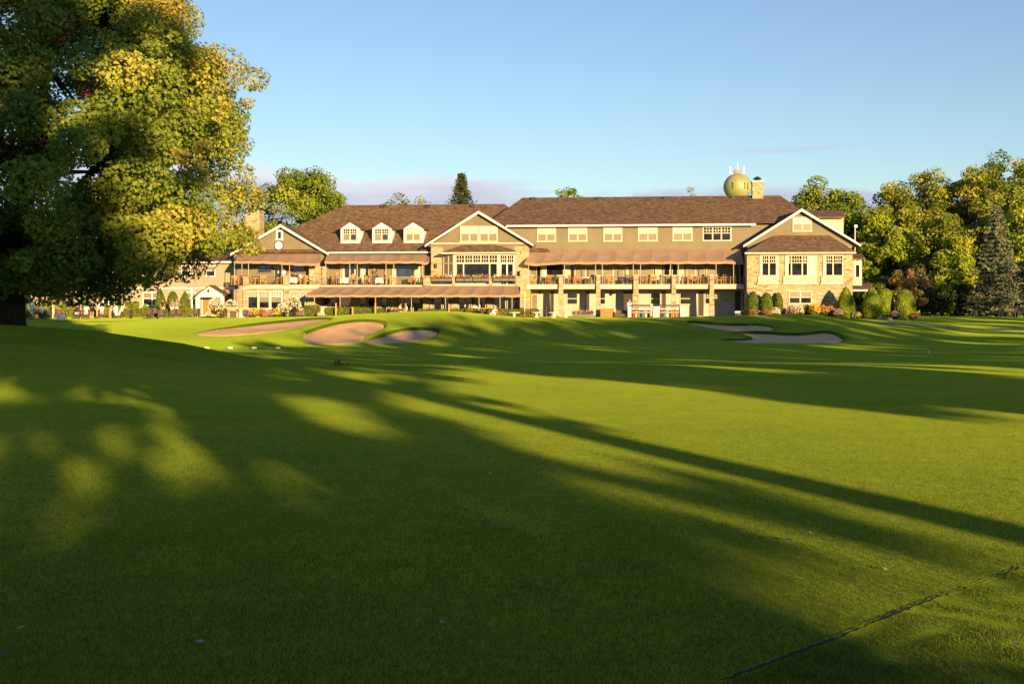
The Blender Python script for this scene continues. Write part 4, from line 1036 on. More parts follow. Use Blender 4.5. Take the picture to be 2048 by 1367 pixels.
# satellite dish on a mast at the right end of the roof
mb = MB(); v = 2.0; u = UU(1710, v); mb.bar((u,v,4.0),(u,v,ZZ(455,1710,v)),.04,6)
mb.lathe([(.01,0),(.08,.01),(.15,.05),(.17,.08)], (0,0,0), 16); k = len(mb.v)-64
rot = Matrix.Rotation(R(75),3,'X')
for i in range(k, len(mb.v)):
    p = rot @ Vector(mb.v[i]); mb.v[i] = (p.x+u+.06, p.y+v-.08, p.z+ZZ(453,1710,v))
mb.build('satellite_dish', WHITE, club)
# patio in front
pm_ = plain('patio_paving', (.30,.24,.17), .85, .15, 2.0, .2)
mb = MB(); mb.box(UU(860,-8), UU(1496,-6.5), -6.9, -.2, -.5, .03); pt = mb.build('patio', pm_)
pt.location = (BO[0], BO[1], 0); pt.rotation_euler = (0, 0, BROT); tag(pt, 'pale paved patio along the club house', 'patio', kind='structure')

# ---------------------------------------------------------------- two-storey wing at the left, behind the maple
wing = thing('wing_building', 'plain beige two storey wing behind the maple branches at far left', 'building', (BO[0], BO[1], 0), BROT)
WSTU = siding('wing_siding', (.34,.29,.215), .2)
def wp(name, mat_, x0, y0, x1, y1, v, d, parent=None):
    mb = MB(); P(mb, x0, y0, x1, y1, v, d); return mb.build(name, mat_, parent or wing)
def wwin(*a, **k): 
    w = window(*a, **k); w.parent = k.get('parent') or wing; return w
def wblock(x0, x1, y0, v, d): 
    mb = MB(); mb.box(UU(x0, v), UU(x1, v), v, v+d, GZ, ZZ(y0, (x0+x1)/2, v)); return mb.build('wall', WSTU, wing)
wblock(242, 468, 524, 2.0, 9); wblock(-60, 260, 524, 4.5, 6)
wp('belt_course', WHITE, 242, 574.5, 468, 577.5, 1.93, .065); wp('belt_course', WHITE, 0, 574.5, 240, 577, 4.43, .065)
wp('corner_board', WHITE, 381.5, 578, 385, 632, 1.95, .045)
for (x0, x1, v, xe) in [(236, 470, 1.4, 0), (-64, 262, 3.9, 0)]:
    ze = ZZ(522.5, (x0+x1)/2, v); zr = ZZ(493, (x0+x1)/2, v+5.5); a, b = UU(x0, v), UU(x1, v); mb = MB()
    mb.add([(a,v,ze),(b,v,ze),(b,v+11,ze),(a,v+11,ze),(a+4,v+5.5,zr),(b,v+5.5,zr)], [(0,1,5,4),(1,2,5),(2,3,4,5),(3,0,4),(3,2,1,0)]); ro = mb.build('roof', ROOF, wing)
    f = MB(); f.box(a, b, v-.06, v, ze-.18, ze-.01); f.build('fascia', WHITE, ro)
for (x0, y0, x1, y1, v, c_) in [(311,531,327,553,2,1),(362,531,382,553,2,1),(412,531,431,553,2,1),(286,584,323,611,2,2),(372,584,392,611,2,1),(165,533,185,555,4.5,1),(110,533,130,555,4.5,1),(206,584,230,612,4.5,2),(40,584,64,612,4.5,2)]:
    wwin(x0, y0, x1, y1, v, c_, panes=(BLIND, DGLASS), muntin=None, casing=WHITE, cas=1.6)
# entrance porch
pv = .2; za = ZZ(569.5, 417, pv); ze = ZZ(590, 417, pv); a, m, b = UU(388, pv), UU(418, pv), UU(451, pv); mb = MB()
mb.slab([(m,pv,za),(a,pv,ze),(a,2,ze),(m,2,za)], .12); mb.slab([(m,pv,za),(m,2,za),(b,2,ze),(b,pv,ze)], .12); pr = mb.build('porch_roof', ROOF, wing)
mb = MB(); mb.prism([(m, za-.13), (a+.35, ze+.05), (a+.35, ze-.22), (b-.35, ze-.22), (b-.35, ze+.05)], 'y', pv+.1, pv+.25); mb.build('porch_gable', WHITE, pr)
for (x0, x1) in [(391.5,398.5),(440.5,447)]: wp('porch_column', WHITE, x0, 592, x1, 633, pv+.12, .3)
wwin(404, 592, 437, 632, 1.98, 2, panes=(WOODO, WOODO), rows=False, cas=2.0, casing=WHITE, name='door')
mb = MB(); u = UU(417, pv); mb.lathe([(.02,.2),(.12,.1),(.1,-.12),(.03,-.2)], (u, pv-.02, ZZ(581.5,417,pv)), 8); mb.build('porch_lamp', DARKM, wing)
# ---------------------------------------------------------------- background trees
def at(px, Y, dz=0.0):
    x = px2x(px, Y); return (x, Y, H(x, Y)+dz)
def hgt(py, Y): return EYE + (HZ-py)/F*Y
# far behind the club house
deciduous('spreading green tree rising behind the left gable of the club house', at(605, 160), hgt(330, 160), 6.4, LF_GREEN, 31, n=19000, leaf=.40, m=90, group='trees behind the club house')
deciduous('low olive tree top showing over the dormer roof', at(800, 190), hgt(372, 190), 4.8, LF_OLIVE, 32, n=4500, leaf=.36, group='trees behind the club house')
deciduous('small olive tree top just left of the pointed spruce', at(838, 192), hgt(384, 192), 3.6, LF_OLIVE, 33, n=2500, leaf=.36, group='trees behind the club house')
spruce('single pointed spruce rising behind the centre of the roof', at(923, 170), hgt(343, 170), 9.6, LF_SPR, 34, n=24000, leaf=.30, taper=1.12, group='trees behind the club house')
deciduous('round treetop over the left end of the high ridge', at(1146, 180), hgt(355, 180), 3.6, LF_GREEN, 35, n=4000, leaf=.36, group='trees behind the club house')
deciduous('tiny treetop peeping over the ridge left of the water tower', at(1379, 180), hgt(366, 180), 2.4, LF_GREEN, 36, n=1800, leaf=.32, group='trees behind the club house')
deciduous('dark tree beyond the chimney at the left end of the club house', at(528, 175), hgt(392, 175), 4.5, LF_DARK, 37, n=4000, leaf=.4, group='trees behind the club house')
# the wood to the right
G = 'trees of the wood to the right of the club house'
wood = [
 # px, Y, top py, radius m, kind, label
 (1640,150,352,5.2,'G',None,'tall green tree close behind the right gable'),
 (1702,146,376,5.2,'G','cone','pointed green tree beside the lamp mast at the right gable'),
 (1757,140,400,4.4,'Y','cone','yellow green tree directly right of the club house end'),
 (1800,150,358,5.0,'O',None,'loose olive tree behind the yellow green tree beside the house'),
 (1848,156,332,5.6,'O',None,'bare limbed olive tree standing high in the wood'),
 (1868,136,410,5.0,'O',None,'round sunlit olive tree in the middle of the wood'),
 (1935,150,312,6.4,'O',None,'tallest broad olive tree in the wood'),
 (2005,158,300,6.0,'G',None,'high green tree at the top right corner of the wood'),
 (2050,150,308,6.0,'G',None,'high green tree cut by the right edge of the photo'),
 (1908,130,470,3.4,'Y','cone','bright narrow yellow green tree left of the blue spruce'),
 (1885,126,500,2.8,'Y','cone','low bright tree in front of the round olive tree'),
 (2035,134,390,4.2,'Y',None,'bright yellow tree behind the blue spruce'),
 (2085,138,380,5.0,'Y',None,'bright yellow tree at the right edge of the photo'),
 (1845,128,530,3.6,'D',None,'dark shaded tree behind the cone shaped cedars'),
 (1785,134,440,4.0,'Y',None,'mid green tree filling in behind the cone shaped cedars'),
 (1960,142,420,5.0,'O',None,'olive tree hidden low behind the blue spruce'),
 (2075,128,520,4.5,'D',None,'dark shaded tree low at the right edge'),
]
KM = {'G': LF_GREEN, 'Y': LF_YEL, 'O': LF_OLIVE, 'D': LF_DARK}
for i, (px, Y, top, rad, k, shp, lab) in enumerate(wood):
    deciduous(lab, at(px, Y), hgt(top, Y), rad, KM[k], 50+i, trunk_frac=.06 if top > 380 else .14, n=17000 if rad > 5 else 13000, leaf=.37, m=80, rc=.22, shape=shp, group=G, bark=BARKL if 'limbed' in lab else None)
spruce('blue grey spruce standing at the right edge of the wood', at(1993, 121), hgt(404, 121), 3.4, LF_BLUE, 81, n=16000, leaf=.30)
deciduous('small rusty leaved tree between the cedars and the dark wood', at(1822, 122), hgt(532, 122), 2.3, LF_RUST, 82, trunk_frac=.1, n=2200, leaf=.26, m=34, rc=.2)
deciduous('bright yellow bush above the cedars at the house end', at(1757, 119), hgt(565, 119), 1.6, LF_YEL, 83, trunk_frac=.05, n=1900, leaf=.18, m=24, cat='bush', name='yellow_bush')
deciduous('second bright yellow bush behind the last cedars', at(1787, 119.5), hgt(572, 119.5), 1.2, LF_YEL, 84, trunk_frac=.05, n=1500, leaf=.18, m=22, cat='bush', name='yellow_bush')
# dark undergrowth closing the foot of the wood
for i, (px, Y, top, rad, lab) in enumerate([(1800,127,545,2.6,'dark undergrowth bush right behind the rusty tree'),(1850,124,560,2.8,'dark undergrowth bush left of the narrow bright tree'),(1900,125,575,2.4,'undergrowth bush at the foot of the narrow bright tree'),(1945,124,570,2.4,'undergrowth bush just left of the blue spruce'),(2040,126,560,3.2,'undergrowth bush just right of the blue spruce'),(2100,124,560,3.4,'undergrowth bush beyond the right edge'),(1740,126,560,2.4,'dark bush behind the first big cedar')]):
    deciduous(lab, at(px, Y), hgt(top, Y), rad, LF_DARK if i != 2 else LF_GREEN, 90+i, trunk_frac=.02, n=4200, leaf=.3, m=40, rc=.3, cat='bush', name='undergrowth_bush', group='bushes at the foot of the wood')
# a far line of trees behind everything, seen through gaps
for i, (px, Y, top, rad, lab) in enumerate([(-60,190,520,9,'distant tree beyond the wing at the far left edge'),(60,195,500,9,'distant tree behind the maple trunk'),(2140,175,380,8,'distant tree beyond the right edge of the wood'),(1720,175,430,6,'distant tree seen low behind the right house end'),(1860,180,400,8,'distant tree deep in the wood'),(1990,185,380,8,'distant tree deep in the wood behind the blue spruce')]):
    deciduous(lab, at(px, Y), hgt(top, Y), rad, LF_DARK, 110+i, trunk_frac=.05, n=7000, leaf=.5, m=70, group='distant trees')
# the trees just outside the left edge whose shade lies on the lawn
# ---------------------------------------------------------------- clipped cedars, hedges, bushes, flowers
def lathe_shape(prof, r, h):
    return prof
def cone_shrub(label, px, Y, y_top, halfw_px, prof, mat, seed, group=None, n=3600, leaf=.13, name='cone_cedar'):
    g = np.random.default_rng(seed); loc = at(px, Y); top = hgt(y_top, Y) - loc[2]; hw = halfw_px/F*Y
    t = thing(name, label, 'shrub', loc, 0, group)
    pf = np.array(prof); z = g.random(n*2); r = np.interp(z, pf[:,0], pf[:,1]); ok = g.random(n*2) < r; z = z[ok][:n]; r = r[ok][:n]
    a = g.random(len(z))*2*math.pi; rr = hw*r*(1+.02*g.normal(size=len(z))) - .02 + .03*np.sin(a*3+seed)*hw
    sl = np.interp(z+.03, pf[:,0], pf[:,1]) - np.interp(z-.03, pf[:,0], pf[:,1])
    C = np.stack([np.cos(a)*rr, np.sin(a)*rr, z*top + .02*g.normal(size=len(z))], 1)
    D = np.stack([np.cos(a), np.sin(a), -sl/.06*hw/top], 1); D /= np.linalg.norm(D, axis=1)[:, None]
    tone = np.clip(.5+.16*np.sin(a*4+z*9+seed)+.17*g.normal(size=len(z)), 0, 1)
    link('foliage', leaf_cards('foliage', C, D, leaf, tone, mat, g, jitter=.55, aspect=.7), None, t)
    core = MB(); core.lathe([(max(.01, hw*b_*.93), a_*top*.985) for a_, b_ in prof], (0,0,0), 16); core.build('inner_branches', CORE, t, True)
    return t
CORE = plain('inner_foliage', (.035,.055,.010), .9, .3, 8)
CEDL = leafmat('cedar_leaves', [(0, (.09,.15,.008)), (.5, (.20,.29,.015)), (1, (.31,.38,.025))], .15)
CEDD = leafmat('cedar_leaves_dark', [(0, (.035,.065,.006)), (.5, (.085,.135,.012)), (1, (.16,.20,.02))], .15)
PC = [(0,.86),(.08,.97),(.25,1),(.5,.88),(.7,.66),(.85,.42),(.95,.2),(1,.03)]
PR = [(0,.8),(.15,.95),(.45,1),(.7,.9),(.86,.7),(.95,.42),(1,.05)]
PT = [(0,.8),(.2,1),(.5,.97),(.75,.78),(.9,.5),(.97,.25),(1,.04)]
cg = 'clipped cedars at the right end of the club house'
cone_shrub('big pointed clipped cedar in front of the stone corner', 1692, 110, 573, 18.5, PC, CEDL, 1, cg, 5200)
cone_shrub('broad pointed clipped cedar second from the stone corner', 1743, 109, 573, 20.5, PC, CEDL, 2, cg, 5200)
cone_shrub('narrower clipped cedar tucked between the two broad ones', 1770, 111, 576, 16.5, PR, CEDL, 3, cg, 4600)
cone_shrub('blunt topped clipped cedar at the right end of the row', 1810, 110, 578, 21, PT, CEDL, 4, cg, 5400)
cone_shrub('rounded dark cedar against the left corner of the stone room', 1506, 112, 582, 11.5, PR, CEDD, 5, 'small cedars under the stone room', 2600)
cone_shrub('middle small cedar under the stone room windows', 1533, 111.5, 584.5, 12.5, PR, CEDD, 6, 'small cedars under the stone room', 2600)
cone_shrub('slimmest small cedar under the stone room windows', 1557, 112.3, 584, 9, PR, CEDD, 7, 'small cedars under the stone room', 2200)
cg = 'cone cedars in front of the wing'
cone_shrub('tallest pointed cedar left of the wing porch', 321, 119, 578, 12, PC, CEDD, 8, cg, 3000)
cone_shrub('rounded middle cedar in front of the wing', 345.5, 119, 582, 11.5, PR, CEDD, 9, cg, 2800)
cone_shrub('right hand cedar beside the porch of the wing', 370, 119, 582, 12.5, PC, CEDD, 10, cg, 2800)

def hedge(label, x0, x1, y_top, Y, depth, mat, seed, bottom=None, group='clipped hedges along the club house', dens=150, leaf=.12, rounded=.12, name='hedge'):
    g = np.random.default_rng(seed); xa, xb = px2x(x0, Y), px2x(x1, Y); xc = (xa+xb)/2; z0 = H(xc, Y); hh = hgt(y_top, Y) - z0; w = (xb-xa)/2
    t = thing(name, label, 'hedge', (xc, Y+depth/2, z0), 0, group)
    n = int(dens*(2*w*hh + 2*w*depth + 2*depth*hh*1.0)); f = g.random(n); A = np.array([2*w*hh, 2*w*depth, depth*hh, depth*hh]); A = A/A.sum(); k = np.searchsorted(np.cumsum(A), f)
    u, v = g.random(n)*2-1, g.random(n)
    C = np.zeros((n,3)); D = np.zeros((n,3))
    m = k == 0; C[m] = np.stack([u[m]*w, np.full(m.sum(), -depth/2), v[m]*hh], 1); D[m] = (0,-1,.2)
    m = k == 1; C[m] = np.stack([u[m]*w, (v[m]-.5)*depth, np.full(m.sum(), hh)], 1); D[m] = (0,0,1)
    m = k == 2; C[m] = np.stack([np.full(m.sum(), -w), (v[m]-.5)*depth, (u[m]+1)/2*hh], 1); D[m] = (-1,0,0)
    m = k >= 3; C[m] = np.stack([np.full(m.sum(), w), (v[m]-.5)*depth, (u[m]+1)/2*hh], 1); D[m] = (1,0,0)
    edge = np.clip((C[:,2]/hh-.7)/.3, 0, 1)**2*rounded; C[:,1] *= 1-edge; C[:,0] *= 1-edge*min(1, .4/max(w, .4)); C += g.normal(size=(n,3))*.025; C[:,2] += .03*np.sin(C[:,0]*2.1+seed)
    link('foliage', leaf_cards('foliage', C, D, leaf, np.clip(.5+.2*g.normal(size=n)+.15*np.sin(C[:,0]*1.7+seed), 0, 1), mat, g, jitter=.6, aspect=.7), None, t)
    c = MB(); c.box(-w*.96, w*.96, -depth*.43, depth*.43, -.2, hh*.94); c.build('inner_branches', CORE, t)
    return t
HED = leafmat('hedge_leaves', [(0, (.045,.075,.006)), (.5, (.12,.155,.010)), (1, (.23,.23,.02))], .2)
HEDY = leafmat('low_hedge_leaves', [(0, (.10,.11,.006)), (.5, (.20,.20,.012)), (1, (.32,.28,.03))], .2)
hedge('block of clipped hedge beside the white hydrangea', 606, 634, 612, 112.5, 1.8, HED, 1, rounded=.3)
hedge('clipped hedge segment left of the first wooden post', 648, 671, 616, 112, 1.0, HED, 2)
hedge('clipped hedge segment between the wooden posts', 674, 704, 615.5, 112, 1.0, HED, 3)
hedge('clipped hedge segment right of the wooden posts', 706, 751, 615, 112, 1.0, HED, 4)
hedge('short rounded hedge end before the patio tables', 752, 768, 616.5, 112, 1.0, HED, 5, rounded=.4)
hedge('low hedge along the patio under the centre awning', 836, 930, 618.5, 111.5, .9, HED, 6)
hedge('low hedge along the patio left of the flagstick', 931, 1045, 618, 111, .9, HED, 7)
hedge('short low hedge right of the flagstick', 1046, 1078, 618.5, 111, .9, HED, 8)
hedge('yellow green low hedge along the wing, left part', 60, 240, 618, 116.5, .8, HEDY, 9, dens=110)
hedge('yellow green low hedge along the wing, middle part', 242, 300, 617.5, 116.5, .8, HEDY, 10, dens=130)
hedge('yellow green low hedge under the cone cedars', 301, 386, 617.5, 116.5, .8, HEDY, 11, dens=130)
def bush(label, px, Y, y_top, hw_px, mat, seed, flowers=None, fl_n=0, group=None, n=1300, leaf=.15, name='bush', fl_size=.13, fl_top=.2):
    g = np.random.default_rng(seed); loc = at(px, Y); top = hgt(y_top, Y) - loc[2]; hw = hw_px/F*Y
    t = thing(name, label, 'bush' if 'flower' not in name else 'flowers', loc, 0, group)
    n = int(n*1.8); fl_n = int(fl_n*1.7)+16
    cl = crown_clumps(g, (0,0,top*.48), (hw*.78, hw*.6, top*.42), 22, hw*.34, .3)
    P, D, idx = clumped(g, cl, n//22, .3); P[:,2] = np.clip(P[:,2], .02, top*1.04)
    link('foliage', leaf_cards('foliage', P, D*.6+np.array([0,-.2,.5]), leaf, np.clip(.5+.18*g.normal(size=len(cl))[idx]+.14*g.normal(size=len(P)), 0, 1), mat, g), None, t)
    if flowers is not None:
        m = fl_n; d = rand_dirs(m*4, g); d = d[(d[:,2] > -fl_top) & (d[:,1] < .5)][:m]
        C0 = np.array([0,0,top*.48]) + d*np.array([hw*1.0, hw*.8, top*.54])
        k = 9; q = rand_dirs(len(C0)*k, g); C = np.repeat(C0, k, 0) + q*fl_size*.5; dd = rand_dirs(460, g); dd = dd[(dd[:,2] > -.1)]; C = np.concatenate([C, np.array([0,0,top*.48]) + dd*np.array([hw*.97, hw*.77, top*.52])]); q = np.concatenate([q, dd])
        link('flower_heads', leaf_cards('flower_heads', C, q, fl_size*.55, np.clip(.5+.25*g.normal(size=len(C)), 0, 1), flowers, g, jitter=.3, aspect=1.0), None, t)
    return t
FW = leafmat('white_petals', [(0, (.55,.52,.36)), (.5, (.75,.72,.56)), (1, (.85,.83,.72))], .2)
FY = leafmat('yellow_petals', [(0, (.55,.36,.02)), (.5, (.75,.52,.03)), (1, (.85,.66,.08))], .2)
FP = leafmat('pink_petals', [(0, (.45,.06,.16)), (.5, (.6,.16,.28)), (1, (.75,.42,.45))], .2)
FO = leafmat('orange_petals', [(0, (.45,.14,.03)), (.5, (.62,.26,.06)), (1, (.72,.42,.12))], .2)
FM = leafmat('mauve_petals', [(0, (.26,.14,.20)), (.5, (.40,.26,.30)), (1, (.6,.48,.42))], .2)
LB = leafmat('border_leaves', [(0, (.035,.055,.008)), (.5, (.085,.115,.014)), (1, (.17,.17,.03))], .3)
hg = 'white hydrangeas in bloom'
bush('white hydrangea beside the porch door of the wing', 432, 113, 596, 16, LB, 1, FW, 60, hg, 1300, name='hydrangea_flowers')
bush('white hydrangea left of the little stone stand', 462, 113, 600, 14, LB, 2, FW, 55, hg, 1200, name='hydrangea_flowers')
bush('tall white hydrangea against the rounded stone room', 586, 113, 594, 17, LB, 3, FW, 70, hg, 1500, name='hydrangea_flowers')
bush('lower white hydrangea left of the tall one', 564, 112, 607, 12, LB, 4, FW, 36, hg, 1000, name='hydrangea_flowers')
bg_ = 'flower clumps in the border below the rounded stone room'
for i, (px, yt, hw, fl, lab) in enumerate([(497,621,7,FP,'small pink flowered clump at the left end of the border'),(509,616,9,FY,'bright yellow flowered clump in the border'),(524,617,9,FO,'orange flowered clump right of the yellow one'),(540,620,8,FM,'mauve flowered clump in the middle of the border'),(552,618,8,FY,'yellow tinted clump below the low hydrangea'),(600,622,8,FM,'mauve clump in front of the tall hydrangea'),(531,626,6,FP,'vivid pink flowered clump at the lawn edge'),(417,624,7,FW,'small white flowered clump beside the porch'),(440,624,7,FY,'small yellow flowered clump beside the porch'),(642,624,7,FW,'pale low clump at the hedge end by the awning')]):
    bush(lab, px, 111.3, yt, hw, LB, 20+i, fl, 22, bg_, 520, .12, name='flower_clump', fl_size=.10)
bg_ = 'flower clumps in the bed under the stone room'
lst = [(1490,612,7,LB,None,'spiky green clump at the left end of the long bed'),(1503,620,8,LB,FO,'orange tinged clump below the first small cedar'),(1519,622,8,LB,FM,'mauve clump between the first two small cedars'),(1535,621,8,LB,FO,'rusty clump below the middle small cedar'),(1551,615,8,LB,FW,'white flowered clump beside the slim cedar'),(1567,617,8,LB,FM,'mauve clump under the left edge of the low window'),(1582,612,9,LB,FM,'tall mauve clump below the low window'),(1597,612,9,LB,FW,'cream flowered clump below the low window'),(1613,609,9,LB,FY,'yellow flowered clump below the low window'),(1629,607,9,LB,FY,'tallest yellow orange clump right of the low window'),(1645,611,9,LB,FO,'orange flowered clump before the arched cedar shadow'),(1661,612,9,LB,FO,'orange brown clump left of the big pointed cedar'),(1676,618,8,LB,FM,'mauve clump at the foot of the big pointed cedar'),(1713,624,8,LB,FW,'pale flowered clump between the big cedars'),(1728,626,7,LB,None,'plain green clump between the big cedars'),(1790,622,8,LB,FM,'mauve clump left of the last cedar'),(1828,625,7,LB,FO,'reddish clump at the right end of the bed')]
for i, (px, yt, hw, lm, fl, lab) in enumerate(lst):
    bush(lab, px, 108.5 + (i % 3)*.5, yt, hw*1.15, lm, 40+i, fl, 26, bg_, 800, .15, name='flower_clump', fl_size=.11)
# leafy shrubs in front of the wing
bg_ = 'leafy shrubs along the wing'
for i, (px, yt, hw, lab) in enumerate([(265,600,16,'loose green shrub below the wing windows'),(235,604,14,'loose green shrub at the corner of the wing'),(292,606,11,'loose green shrub left of the tallest cone cedar'),(208,602,15,'loose green shrub behind the golf bag cart'),(172,598,18,'tall green shrub behind the men on the lawn'),(135,600,18,'green shrub behind the white sign board'),(98,592,18,'bright green shrub behind the garden post'),(62,600,16,'green shrub behind the seated golfers'),(22,590,16,'shrub behind the maple trunk')]):
    bush(lab, px, 118.5, yt, hw, LF_YEL if i in (6, 8) else LF_GREEN, 70+i, None, 0, bg_, 1500, .2, name='shrub')
# planters along the balcony rail and patio
def planter(label, u, v, z, w, seed, fl, group, lm=LB):
    g = np.random.default_rng(seed); x, y, _ = WP(u, v); t = thing('flower_box', label, 'planter', (x, y, z), BROT, group)
    b = MB(); b.box(-w/2, w/2, -.14, .14, 0, .26); b.box(-w/2-.02, w/2+.02, -.16, .16, .24, .28); b.build('box', METAL, t)
    n = int(260*w); C = np.stack([(g.random(n)-.5)*w*1.05, g.normal(size=n)*.12, .30+.13*np.abs(g.normal(size=n))], 1)
    link('leaves', leaf_cards('leaves', C, rand_dirs(n, g)+np.array([0,-.3,.5]), .11, g.random(n), lm, g), None, t)
    n = int(150*w); C = np.stack([(g.random(n)-.5)*w*1.05, -.05+g.normal(size=n)*.12, .36+.14*np.abs(g.normal(size=n))], 1)
    link('blossoms', leaf_cards('blossoms', C, rand_dirs(n, g)+np.array([0,-.6,.3]), .09, g.random(n), fl, g, aspect=1.0), None, t)
    return t
names = ['first','second','third','fourth','fifth','sixth','seventh','eighth','ninth','tenth','eleventh','twelfth','thirteenth','fourteenth','fifteenth','sixteenth']
for i, px in enumerate([870,883,896,920,937,954,970,994,1010,1024]):
    v = -3.95; u = UU(px, v); planter('%s flower box from the left on the rail below the bay window' % names[i], u, v, ZC+.30, .74, i, [FY, FP, FW, FO, FM][i % 5], 'flower boxes on the terrace rail')
for i, px in enumerate([1150,1162,1174,1181]):
    v = -4.4; planter('%s grey planter from the left on the patio by the third stone pillar' % names[i], UU(px, v), v, .05, .55, 30+i, [FP, FO, FM, FP][i], 'grey planters on the patio')
# ---------------------------------------------------------------- people
def skinned(name, verts, edges, radii, root=0, sub=1):
    me = bpy.data.meshes.new(name+'_skin'); me.from_pydata(verts, edges, []); o = bpy.data.objects.new(name+'_skin', me); COL.objects.link(o)
    sm = o.modifiers.new('skin', 'SKIN'); sm.use_smooth_shade = True
    if not me.skin_vertices: pass
    for i, r in enumerate(radii):
        sv = me.skin_vertices[0].data[i]; sv.radius = (r, r) if isinstance(r, (int, float)) else r
        sv.use_root = (i == root)
    if sub: s_ = o.modifiers.new('sub', 'SUBSURF'); s_.levels = sub; s_.render_levels = sub
    dg = bpy.context.evaluated_depsgraph_get(); ev = o.evaluated_get(dg); out_ = bpy.data.meshes.new_from_object(ev)
    bpy.data.objects.remove(o, do_unlink=True); bpy.data.meshes.remove(me); out_.name = name
    return out_
def skeleton(pose):
    """joint positions of a 1.75 m figure facing -y"""
    J = {}
    if pose == 'sit':
        J['pel'] = (0,.06,.52); J['wai'] = (0,.09,.68); J['che'] = (0,.07,.92); J['nb'] = (0,.04,1.06); J['nk'] = (0,.02,1.12); J['hd'] = (0,-.01,1.20); J['ht'] = (0,0,1.28)
        for s in (-1, 1):
            k = 'l' if s < 0 else 'r'
            J['sh'+k] = (s*.18,.05,1.00); J['el'+k] = (s*.25,-.05,.76); J['wr'+k] = (s*.17,-.28,.70); J['hp'+k] = (s*.09,.02,.50); J['kn'+k] = (s*.13,-.42,.50); J['an'+k] = (s*.12,-.44,.09); J['to'+k] = (s*.13,-.62,.04)
    elif pose == 'crouch':
        J['pel'] = (0,.10,.36); J['wai'] = (0,.06,.50); J['che'] = (0,-.10,.70); J['nb'] = (0,-.20,.82); J['nk'] = (0,-.23,.88); J['hd'] = (0,-.28,.95); J['ht'] = (0,-.27,1.03)
        for s in (-1, 1):
            k = 'l' if s < 0 else 'r'
            J['sh'+k] = (s*.18,-.14,.78); J['el'+k] = (s*.22,-.34,.58); J['wr'+k] = (s*.12,-.50,.42); J['hp'+k] = (s*.09,.06,.36); J['kn'+k] = (s*.15,-.30,.50); J['an'+k] = (s*.12,-.02,.09); J['to'+k] = (s*.13,-.22,.04)
    else:
        ln = -.16 if pose == 'lean' else 0
        J['pel'] = (0,0,.94); J['wai'] = (0,ln*.2,1.08); J['che'] = (0,ln*.7,1.31); J['nb'] = (0,ln,1.45); J['nk'] = (0,ln-.01,1.51); J['hd'] = (0,ln-.03,1.60); J['ht'] = (0,ln-.02,1.68)
        for s in (-1, 1):
            k = 'l' if s < 0 else 'r'
            J['sh'+k] = (s*.18,ln+.01,1.40); J['hp'+k] = (s*.09,0,.90); J['kn'+k] = (s*.11,-.02,.50); J['an'+k] = (s*.12,.03,.09); J['to'+k] = (s*.14,-.15,.04)
            if pose == 'hips' or (pose == 'one' and s > 0): J['el'+k] = (s*.38,.08,1.16); J['wr'+k] = (s*.20,-.08,1.04)
            elif pose == 'lean': J['el'+k] = (s*.23,-.34,1.16); J['wr'+k] = (s*.15,-.52,1.02)
            else: J['el'+k] = (s*.24,.03,1.13); J['wr'+k] = (s*.25,-.10,.90)
    return J
_pc = {}
